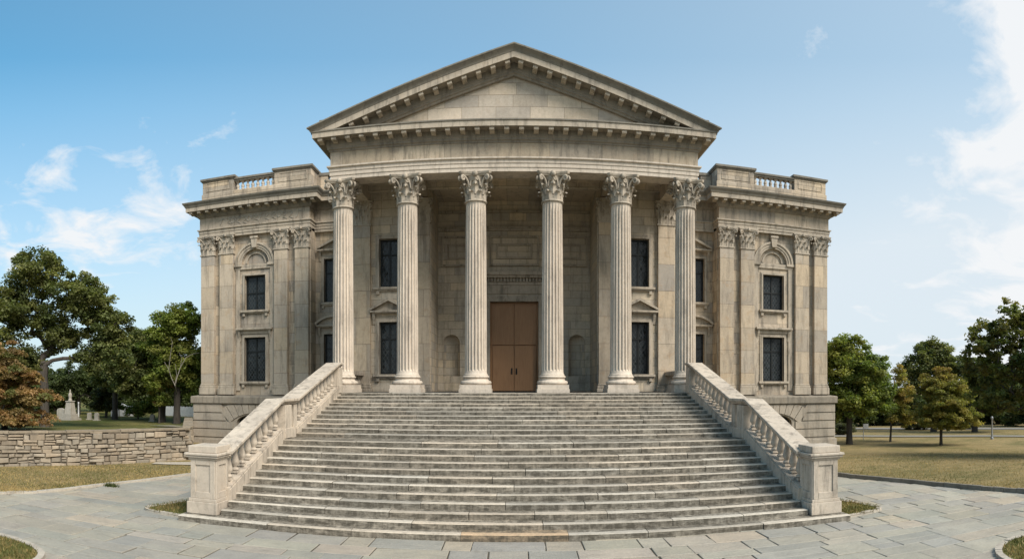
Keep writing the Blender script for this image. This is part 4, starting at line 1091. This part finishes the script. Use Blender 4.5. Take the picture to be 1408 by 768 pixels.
# lamp post and sign post on the right
q = pol(1364,47.5); z0 = gz_right(q.x,q.y); lp = thing('street_lamp', 'slim grey street lamp beside the pale road under dark trees', 'street lamp', (q.x,q.y,z0))
m = MB(); m.lathe([(.12,0),(.12,.12),(.07,.16),(.055,1.45),(.07,1.47)], 10, (q.x,q.y,z0)); put('post', m, M['lamp'], lp, smooth=40)
m = MB(); m.lathe([(.05,1.46),(.08,1.50),(.10,1.62),(.07,1.68),(.02,1.72)], 10, (q.x,q.y,z0)); put('lantern', m, M['lamp'], lp, smooth=40)
q = pol(1187,47); z0 = gz_right(q.x,q.y); sp_ = thing('road_sign', 'small pale sign on a thin post behind the maple right of the building', 'sign', (q.x,q.y,z0))
m = MB(); m.lathe([(.03,0),(.03,1.2)], 8, (q.x,q.y,z0)); put('post', m, M['lamp'], sp_)
m = MB(); m.box(q.x-.02,q.x+.42,q.y-.05,q.y-.03,z0+.8,z0+1.2); put('plate', m, M['lamp'], sp_)

# ------------------------------------------------------------------ trees
def rnd_ell(rng, c, r, pw=.45):
    d = rng.normal(0,1,3); d /= np.linalg.norm(d); return np.array(c)+d*np.array(r)*rng.uniform(0,1)**pw
def tree(name, label, px_, r, zbase, hf, lobes, ncl, nleaf, ls, cols, tr=.16, clr=.5, lean=(0,0), seed=1, group=None, bark='bark', trunk2=None, flat=.6, cat='tree', leader=True, tipcol=None, droop=0, skip_trunk=False):
    """lobes in local metres: ((x,y,z),(rx,ry,rz),weight); x is along the picture (to the right seen from the camera), y away"""
    rng = np.random.default_rng(seed); a = (px_-CX)/F
    nleaf = int(nleaf*1.7); ls = ls*.80
    base = pol(px_, r, zbase); ca, sa = math.cos(-a), math.sin(-a)
    root = thing(name, label, cat, base, group)
    wts = np.array([l[2] for l in lobes], float); wts /= wts.sum()
    cen = np.array([rnd_ell(rng, lobes[k][0], lobes[k][1]) for k in rng.choice(len(lobes), ncl, p=wts)])
    # skeleton
    nodes = []; par = []
    zt = max(l[0][2] for l in lobes)
    n0 = 7; top = hf if not leader else zt
    for i in range(n0):
        t = i/(n0-1); nodes.append(np.array([lean[0]*t+rng.normal(0,.03)*t*hf*.4, lean[1]*t+rng.normal(0,.03)*t*hf*.4, -.15+(top+.15)*t])); par.append(i-1)
    fork = np.array([lean[0]*hf/top, lean[1]*hf/top, hf])
    order = np.argsort(np.linalg.norm(cen-fork, axis=1))
    tips = []
    for k in order:
        c = cen[k]; N = np.array(nodes)
        d = np.linalg.norm(N-c, axis=1) + np.where(N[:,2] > c[2]+.1, 1.5*(N[:,2]-c[2]), 0) + np.where(N[:,2] < hf*.75, 4.0, 0)
        j = int(np.argmin(d)); p0 = nodes[j]; L_ = np.linalg.norm(c-p0); m_ = 2 if L_ < 1 else 3; prev = j
        for q in range(1, m_+1):
            t = q/m_; pt = p0+(c-p0)*t + np.array([0,0,.12*L_*math.sin(PI*t)]) + rng.normal(0,.05,3)*L_*(1 if q < m_ else 0)
            nodes.append(pt); par.append(prev); prev = len(nodes)-1
        tips.append(prev)
    N = len(nodes); cnt = np.zeros(N)
    for t_ in tips: cnt[t_] += 1
    for i in range(N-1, 0, -1): cnt[par[i]] += cnt[i]
    rad = tr*(np.maximum(cnt,.6)/max(1,cnt[0]))**.52
    flare = np.array([1.35 if i == 0 else 1.0 for i in range(N)]); rad = np.maximum(rad*flare, .008)
    mb = MB()
    W_ = lambda p: (base.x+p[0]*ca-p[1]*sa, base.y+p[0]*sa+p[1]*ca, base.z+p[2])
    for i in range(1, N):
        if rad[i] < .010: continue
        r0 = rad[par[i]] if par[i] < n0 and i < n0 else min(rad[par[i]], rad[i]*1.25)
        mb.tube([W_(nodes[par[i]]), W_(nodes[i])], [r0, rad[i]], 7 if rad[i] > .05 else 5)
    put('trunk', mb, M[bark], root, smooth=60)
    # leaves
    n = ncl*nleaf; ci = np.repeat(np.arange(ncl), nleaf); cl_r = clr*rng.uniform(.6,1.25,ncl)
    off = rng.normal(0,1,(n,3)); off /= np.linalg.norm(off,axis=1)[:,None]; off *= (rng.uniform(0,1,n)**.5*cl_r[ci])[:,None]; off[:,2] *= flat
    off[:,2] -= droop*np.linalg.norm(off[:,:2],axis=1)**2/clr
    P = cen[ci]+off
    nrm = rng.normal(0,1,(n,3)); nrm[:,2] = np.abs(nrm[:,2])+.5; nrm += off*1.2; nrm /= np.linalg.norm(nrm,axis=1)[:,None]
    t1 = np.cross(nrm, rng.normal(0,1,(n,3))); t1 /= np.linalg.norm(t1,axis=1)[:,None]; t2 = np.cross(nrm,t1)
    s_ = ls*rng.uniform(.5,1.55,n)[:,None]
    V = np.empty((n*4,3)); V[0::4] = P-t1*s_*.5; V[1::4] = P+t2*s_*.32+nrm*s_*.06; V[2::4] = P+t1*s_*.5-nrm*s_*.12; V[3::4] = P-t2*s_*.32+nrm*s_*.06
    Wv = np.stack([base.x+V[:,0]*ca-V[:,1]*sa, base.y+V[:,0]*sa+V[:,1]*ca, base.z+V[:,2]],1)
    cc = np.array(cols)[rng.choice(len(cols), ncl)] * rng.uniform(.75,1.25,ncl)[:,None]
    C = cc[ci]*rng.uniform(.75,1.28,n)[:,None]
    if tipcol is not None:
        zz = (P[:,2]-P[:,2].min())/(np.ptp(P[:,2])+1e-6); k = np.clip((zz-tipcol[1])*3+rng.normal(0,.25,n),0,1)[:,None]; C = C*(1-k)+np.array(tipcol[0])*k*rng.uniform(.8,1.2,n)[:,None]
    o = link('crown', np_mesh('crown', Wv, 4, C), M['leaf'], root)
    return root, W_
G_OAK = [(0.1193, 0.1403, 0.0505), (0.1473, 0.1613, 0.0589), (0.0954, 0.1193, 0.0448), (0.1754, 0.1824, 0.0674)]
G_MAP = [(0.1563, 0.2009, 0.0447), (0.1935, 0.2262, 0.0536), (0.1191, 0.1637, 0.0417), (0.2307, 0.2411, 0.067)]
G_RED = [(.26,.155,.07),(.31,.195,.09),(.2,.14,.06),(.13,.13,.045),(.24,.17,.075)]
G_DRK = [(0.0708, 0.0927, 0.0329), (0.0854, 0.1074, 0.039), (0.0561, 0.0756, 0.0293)]
G_OLV = [(0.2516, 0.2211, 0.064), (0.2898, 0.2364, 0.0732), (0.1906, 0.1906, 0.0534), (0.3202, 0.2364, 0.0762)]
zt = lambda r: gz_terr(r)-.05
# left side
tree('oak_tree', 'tall spreading dark green oak with forked grey trunk behind the rubble wall', 62, 37, zt(37), 3.6,
     [((-.5,0,8.9),(1.6,1.5,1.6),2.4),((-2.4,0,7.1),(1.8,1.7,1.6),2.6),((1.9,0,7.6),(2.2,1.8,1.5),3.0),((3.5,0,5.8),(1.5,1.4,1.3),2.0),((-.2,.5,6.3),(1.8,1.6,1.3),2.0),((-2.8,0,4.8),(1.5,1.5,1.1),1.4),((2.6,0,4.5),(1.3,1.2,.7),1.0),((4.3,0,4.4),(.9,1.0,.9),.9),((-.9,.8,4.0),(1.5,1.0,.8),1.2),((.9,.9,5.2),(1.2,1.0,.8),1.0),((-2.4,.6,3.2),(1.6,1.2,.9),1.0)],
     440, 95, .20, G_OAK, .27, .58, (-.1,0), 5, leader=False)
tree('maple_tree', 'low spreading maple with rusty orange-brown leaves overhanging the rubble wall', 6, 30.6, zt(30.6), 1.0,
     [((-.2,0,3.6),(1.2,1.2,.8),1.2),((.2,-.1,2.7),(1.75,1.6,.55),1.6),((.5,-.3,1.7),(2.05,1.7,.5),1.8),((.2,-1.0,.75),(2.0,1.4,.5),1.7),((-1.6,0,2.4),(1.2,1.2,1.4),1.0)],
     280, 120, .145, G_RED, .15, .46, (0,0), 8, flat=.28, droop=.35)
tr_, WW = tree('shade_tree', 'mid green broadleaf tree with dead pale branches close to the building corner', 243, 44, zt(44)-.1, 2.2,
     [((.2,0,7.0),(1.8,1.5,1.6),2.3),((-1.0,.2,5.6),(1.6,1.6,1.4),2),((.9,0,4.4),(1.6,1.5,1.3),1.7),((-.9,0,3.4),(1.5,1.5,.9),1.2),((1.2,0,2.6),(1.2,1.2,.5),.5)],
     270, 92, .20, G_MAP, .24, .56, (.1,0), 21, leader=True)
tree('shade_tree', 'dark leafy tree with leaning trunk left of the tree with dead branches', 222, 46, zt(46)-.1, 2.4,
     [((-1.6,.3,5.6),(1.7,1.6,1.5),2),((-2.9,0,4.6),(1.4,1.5,1.6),1.8),((-1.0,0,3.6),(1.7,1.5,1.1),1.4),((0,.5,6.0),(1.3,1.5,1.2),1.2),((-2.2,0,2.7),(1.3,1.2,.6),.6)],
     290, 92, .20, G_OAK, .26, .60, (.3,0), 23)
tree('shade_tree', 'dark full-crowned tree between the oak and the tree with dead branches', 158, 50, zt(50)-.1, 2.0,
     [((0,0,6.0),(1.6,1.4,1.3),1.6),((-1.0,0,4.8),(1.6,1.4,1.2),1.6),((1.2,0,4.8),(1.6,1.4,1.3),1.6),((0,0,3.4),(2.2,1.5,1.0),1.4)], 230, 85, .21, G_OAK, .22, .60, (0,0), 25)
tree('understory_tree', 'small rust-tinged tree in front of the twin trunks near the wall end', 219, 44.5, zt(44.5), .9,
     [((.3,0,2.7),(1.1,.9,.5),1),((-.3,0,2.0),(1.2,.9,.5),1),((.2,0,1.6),(.9,.7,.3),.6)], 42, 70, .16, G_MAP+G_RED[:1], .07, .40, (0,0), 27, tipcol=((.19,.10,.04),.72))
# bare branches
bb = MB(); B0 = pol(240,41.6,0); f_ = 41.6/F
def bp(x, y): q = pol(x, 43.8 if y > 531 else 41.6); q.z = E+(H-y)*f_; return q
for pth, r0, r1 in (([(243,540),(241,530),(236,520),(232,508),(226,497)],.05,.02),([(243,540),(241,530),(243,520),(248,505),(256,491),(266,486),(274,485)],.055,.02),([(240,530),(243,515),(241,500)],.03,.015),([(232,508),(234,490),(237,470),(234,463)],.035,.012),([(248,505),(250,492),(246,484)],.025,.01)):
    n = len(pth); bb.tube([bp(*p) for p in pth], [.6*(r0+(r1-r0)*i/(n-1)) for i in range(n)], 6)
dt = put('dead_branch', bb, M['deadwood'], tr_, smooth=60); dt['label'] = 'bare pale forked dead branches'
tree('round_tree', 'rounded dark green tree behind the stone monument', 108, 58, zt(58)-.1, 1.2,
     [((0,0,3.6),(1.9,1.6,1.6),2),((-1.6,0,2.6),(1.6,1.5,1.3),1.5),((1.8,0,2.7),(1.7,1.5,1.3),1.5)], 180, 80, .22, G_DRK, .18, .62, (0,0), 31)
tree('spruce_tree', 'olive green bushy conifer right of the stone monument', 146, 53, zt(53)-.1, .4,
     [((0,0,3.0),(.7,.7,.7),.8),((0,0,2.0),(1.2,1.1,.7),1.4),((0,0,1.1),(1.6,1.3,.6),1.8)], 90, 90, .16, [(.07,.075,.028),(.09,.085,.033),(.05,.058,.022)], .12, .42, (0,0), 33, tipcol=((.15,.09,.04),.8))
tree('shrub', 'bright green low shrub beneath the twin trunks', 190, 50, zt(50)-.1, .3,
     [((0,0,.9),(1.5,.9,.7),1),((1.1,0,1.2),(1.0,.8,.7),.8)], 55, 80, .15, G_MAP, .06, .40, (0,0), 35, cat='shrub')
for i, (px_, r_, h_, lab) in enumerate(((-10,60,5.4,'dark tree in the back row at the left picture edge'),(38,62,6.0,'dark tree in the back row behind the oak trunk'),(75,66,4.6,'dark tree in the back row between oak trunk and monument'),(150,66,6.0,'dark tree in the back row behind the conifer'),(190,66,6.6,'tallest dark tree in the back row, behind the shed'),(228,68,6.2,'dark tree in the back row behind the twin trunks'),(262,66,6.2,'dark tree in the back row nearest the building corner'))):
    tree('background_tree', lab, px_, r_, zt(r_)-.2, 1.0, [((0,0,h_*.74),(2.2,1.6,h_*.26),1),((-1.5,0,h_*.45),(1.9,1.5,h_*.28),1.1),((1.5,0,h_*.45),(1.9,1.5,h_*.28),1.1),((0,0,1.0),(2.9,1.3,.9),1.1)], 150, 70, .27, G_DRK, .2, .66, (0,0), 40+i, 'trees at the back of the left terrace')
# right side
zr = lambda px_, r: (lambda q: gz_right(q.x,q.y)-.05)(pol(px_, r))
tree('maple_tree', 'full green maple with dense crown close to the right building corner', 1168, 43.5, zr(1168,43.5), 1.5,
     [((-.2,0,6.4),(1.6,1.5,1.2),1.8),((-.9,0,4.9),(1.9,1.8,1.5),2),((1.1,0,5.0),(1.7,1.7,1.5),2),((0,-.3,3.1),(2.3,2.0,1.2),2.4),((1.9,0,3.4),(1.3,1.4,1.2),1.2),((-1.4,0,2.6),(1.4,1.4,.8),.8)],
     360, 95, .20, G_MAP, .20, .54, (0,0), 51)
tree('young_tree', 'slender yellowing young tree between the green maple and the olive tree', 1224, 45.5, zr(1224,45.5), 1.2,
     [((.7,0,4.6),(.6,.6,.9),.8),((.8,0,3.3),(.85,.8,1.0),1.4),((.9,0,1.9),(.9,.8,.8),1.3)], 90, 75, .15, G_OLV, .075, .36, (.25,0), 53)
tree('olive_tree', 'rounded olive-yellow tree standing alone on the dry lawn', 1294, 42.5, zr(1294,42.5), 1.0,
     [((.1,0,4.1),(1.6,1.4,1.1),1.9),((.2,0,3.1),(2.1,1.8,1.0),2.0),((-.2,0,2.0),(2.1,1.8,.8),2.0),((1.3,0,1.9),(1.5,1.5,.7),1.4)],
     260, 110, .15, [(.25,.235,.065),(.28,.24,.072),(.20,.205,.058)], .10, .44, (0,0), 55, flat=.45, tipcol=((.19,.115,.04),.72))
tree('tall_tree', 'dark round-topped tree rising behind the olive-yellow tree', 1284, 57, zr(1284,57), 2.2,
     [((0,0,7.0),(1.8,1.6,1.3),1.8),((-1.5,0,5.6),(1.7,1.6,1.4),1.6),((1.6,0,5.6),(1.8,1.6,1.3),1.6),((0,0,3.9),(2.8,2.0,1.3),2)], 250, 80, .24, G_OAK, .26, .62, (0,0), 57)
tree('shade_tree', 'dark spreading tree behind the street lamp', 1340, 56, zr(1340,56), 1.5,
     [((0,0,5.4),(1.7,1.6,1.1),1.3),((1.7,0,4.8),(2.0,1.6,1.5),1.6),((3.6,0,4.6),(2.0,1.6,1.7),1.6),((1.6,0,3.0),(3.0,2.0,1.2),2.2)], 280, 80, .24, G_DRK+G_OAK[:1], .24, .64, (.3,0), 59)
tree('broadleaf_tree', 'near broadleaf tree with loose leafy branches at the right picture edge', 1420, 34.5, zr(1420,34.5), 2.0,
     [((-.6,0,7.0),(1.9,1.6,1.7),2),((-2.3,0,6.2),(1.6,1.3,1.4),1.5),((-1.8,0,4.9),(2.1,1.6,1.2),1.8),((.8,0,5.6),(1.9,1.8,1.8),1.6),((-1.6,0,3.2),(1.9,1.7,1.1),1.6),((.7,0,3.3),(1.8,1.8,1.2),1.2)],
     420, 26, .25, [(.12,.145,.045),(.14,.15,.052),(.18,.165,.058)], .20, .34, (0,0), 61)
tree('broadleaf_tree', 'big dark tree just beyond the right picture edge shading the lawn', 1492, 33, zr(1492,33), 2.2,
     [((0,0,7.0),(2.4,2.4,1.8),2),((-1.2,0,4.8),(2.2,2.2,1.5),1.6),((1.4,0,4.8),(2.2,2.2,1.5),1.6)], 150, 70, .30, G_DRK, .3, .7, (0,0), 62)
for i, (px_, r_, h_, lab) in enumerate(((1163,66,3.6,'dark shrubby tree in the far row behind the green maple'),(1206,68,3.4,'dark shrubby tree in the far row behind the sign'),(1246,70,4.0,'dark shrubby tree in the far row behind the young tree'),(1290,72,4.4,'dark shrubby tree in the far row behind the olive-yellow tree'),(1332,70,5.0,'dark shrubby tree in the far row behind the street lamp'),(1372,70,6.2,'tall dark shrubby tree in the far row right of the street lamp'),(1415,66,7.0,'tallest dark tree in the far row at the right picture edge'))):
    tree('background_tree', lab, px_, r_, zr(px_,r_)-.2, .8, [((0,0,h_*.72),(2.0,1.6,h_*.28),1),((-1.4,0,h_*.42),(1.7,1.5,h_*.28),1),((1.4,0,h_*.42),(1.7,1.5,h_*.28),1),((0,0,1.0),(3.0,1.3,1.0),1.2)], 150, 70, .28, G_DRK, .2, .68, (0,0), 70+i, 'trees in the far row on the right')
for i, (px_, r_, lab) in enumerate(((1160,52,'low grey-green hedge by the right corner of the building'),(1262,60,'low grey-green hedge left of the olive-yellow tree'),(1318,61,'low grey-green hedge right of the olive-yellow tree'))):
    tree('hedge', lab, px_, r_, zr(px_,r_)-.05, .2, [((0,0,.6),(1.9 if i else .9,.6,.45),1)], 60, 70, .16, [(.07,.08,.045),(.09,.095,.055)], .04, .35, (0,0), 80+i, cat='hedge')

# ------------------------------------------------------------------ light, sky, view
EL, AZ = math.radians(45), math.radians(46)      # sun height; angle to the right of straight behind the camera
sv = Vector((math.sin(AZ)*math.cos(EL), -math.cos(AZ)*math.cos(EL), math.sin(EL)))
sd = bpy.data.lights.new('sun', 'SUN'); so = bpy.data.objects.new('sun', sd); COL.objects.link(so)
sd.energy = 2.75; sd.angle = math.radians(28.0); sd.color = (1.0,.935,.85)
so.rotation_euler = sv.to_track_quat('Z','Y').to_euler(); so.location = (20,-20,40)
wd = bpy.data.worlds.new('World'); sc.world = wd; wd.use_nodes = True
t = wd.node_tree; bg = t.nodes['Background']; out = t.nodes['World Output']
sky = t.nodes.new('ShaderNodeTexSky'); sky.sky_type = 'NISHITA'; sky.sun_disc = False
sky.sun_elevation = EL; sky.sun_rotation = math.atan2(sv.x, sv.y); sky.air_density = 1.0; sky.dust_density = 1.2; sky.ozone_density = 1.4
class W2(NT):
    def __init__(s): s.t = t; s.n = t.nodes
w2 = W2()
tc = t.nodes.new('ShaderNodeTexCoord'); G = tc.outputs['Generated']
sp = t.nodes.new('ShaderNodeSeparateXYZ'); t.links.new(G, sp.inputs[0])
zc = w2.math('ADD', w2.math('MAXIMUM', sp.outputs[2], 0.0), .22)
cb = t.nodes.new('ShaderNodeCombineXYZ'); t.links.new(w2.math('DIVIDE', sp.outputs[0], zc), cb.inputs[0]); t.links.new(w2.math('DIVIDE', sp.outputs[1], zc), cb.inputs[1])
mp = t.nodes.new('ShaderNodeMapping'); t.links.new(cb.outputs[0], mp.inputs['Vector']); mp.inputs['Location'].default_value = (3.1,1.7,0); mp.inputs['Scale'].default_value = (1.0,1.0,1)
n1 = w2.noise(mp.outputs[0], 3.7, 10, .60, .4)
# thin bright haze: stronger to the right and towards the horizon
hz = w2.math('ADD', .28, w2.math('MULTIPLY', w2.math('MINIMUM', sp.outputs[0], 0.0), .29))
hz = w2.math('ADD', hz, w2.math('MULTIPLY', w2.math('MAXIMUM', sp.outputs[0], 0.0), .44))
hz = w2.math('ADD', hz, w2.ramp(sp.outputs[2], .46, .06, 0.0, .72))
hz = w2.math('MINIMUM', hz, .96)
tint = w2.mix(1.0, sky.outputs[0], w2.mix(w2.ramp(sp.outputs[2], .40, .12), (.40,1.07,1.13), (.42,.84,.90)), 'MULTIPLY')
hazed = w2.mix(hz, tint, (4.15,4.6,4.95))
az = w2.math('DIVIDE', sp.outputs[0], w2.math('MAXIMUM', sp.outputs[1], .05))    # tangent of the bearing
rightm = w2.ramp(az, .45, 1.0); leftm = w2.ramp(az, -.30, -.65)
lowband = w2.math('MULTIPLY', w2.ramp(sp.outputs[2], .42, .34), w2.ramp(sp.outputs[2], .12, .20))
dens = w2.math('ADD', w2.math('MULTIPLY', rightm, .35), w2.math('MULTIPLY', w2.math('MULTIPLY', leftm, lowband), .235))
fac = w2.ramp(w2.math('ADD', n1, dens), .70, .87)
fac = w2.math('MULTIPLY', fac, .95)
cm = t.nodes.new('ShaderNodeMix'); cm.data_type = 'RGBA'; t.links.new(fac, cm.inputs[0]); t.links.new(hazed, cm.inputs[6]); cm.inputs[7].default_value = (5.0,5.1,5.2,1)
t.links.new(cm.outputs[2], bg.inputs['Color']); bg.inputs['Strength'].default_value = .091
vs_ = sc.view_settings; vs_.view_transform = 'Standard'; vs_.look = 'None'; vs_.exposure = 1.0; vs_.gamma = 1.0; vs_.use_curve_mapping = False
sc.cycles.use_denoising = True
sc.cycles.max_bounces = 6; sc.cycles.diffuse_bounces = 4; sc.cycles.transparent_max_bounces = 4
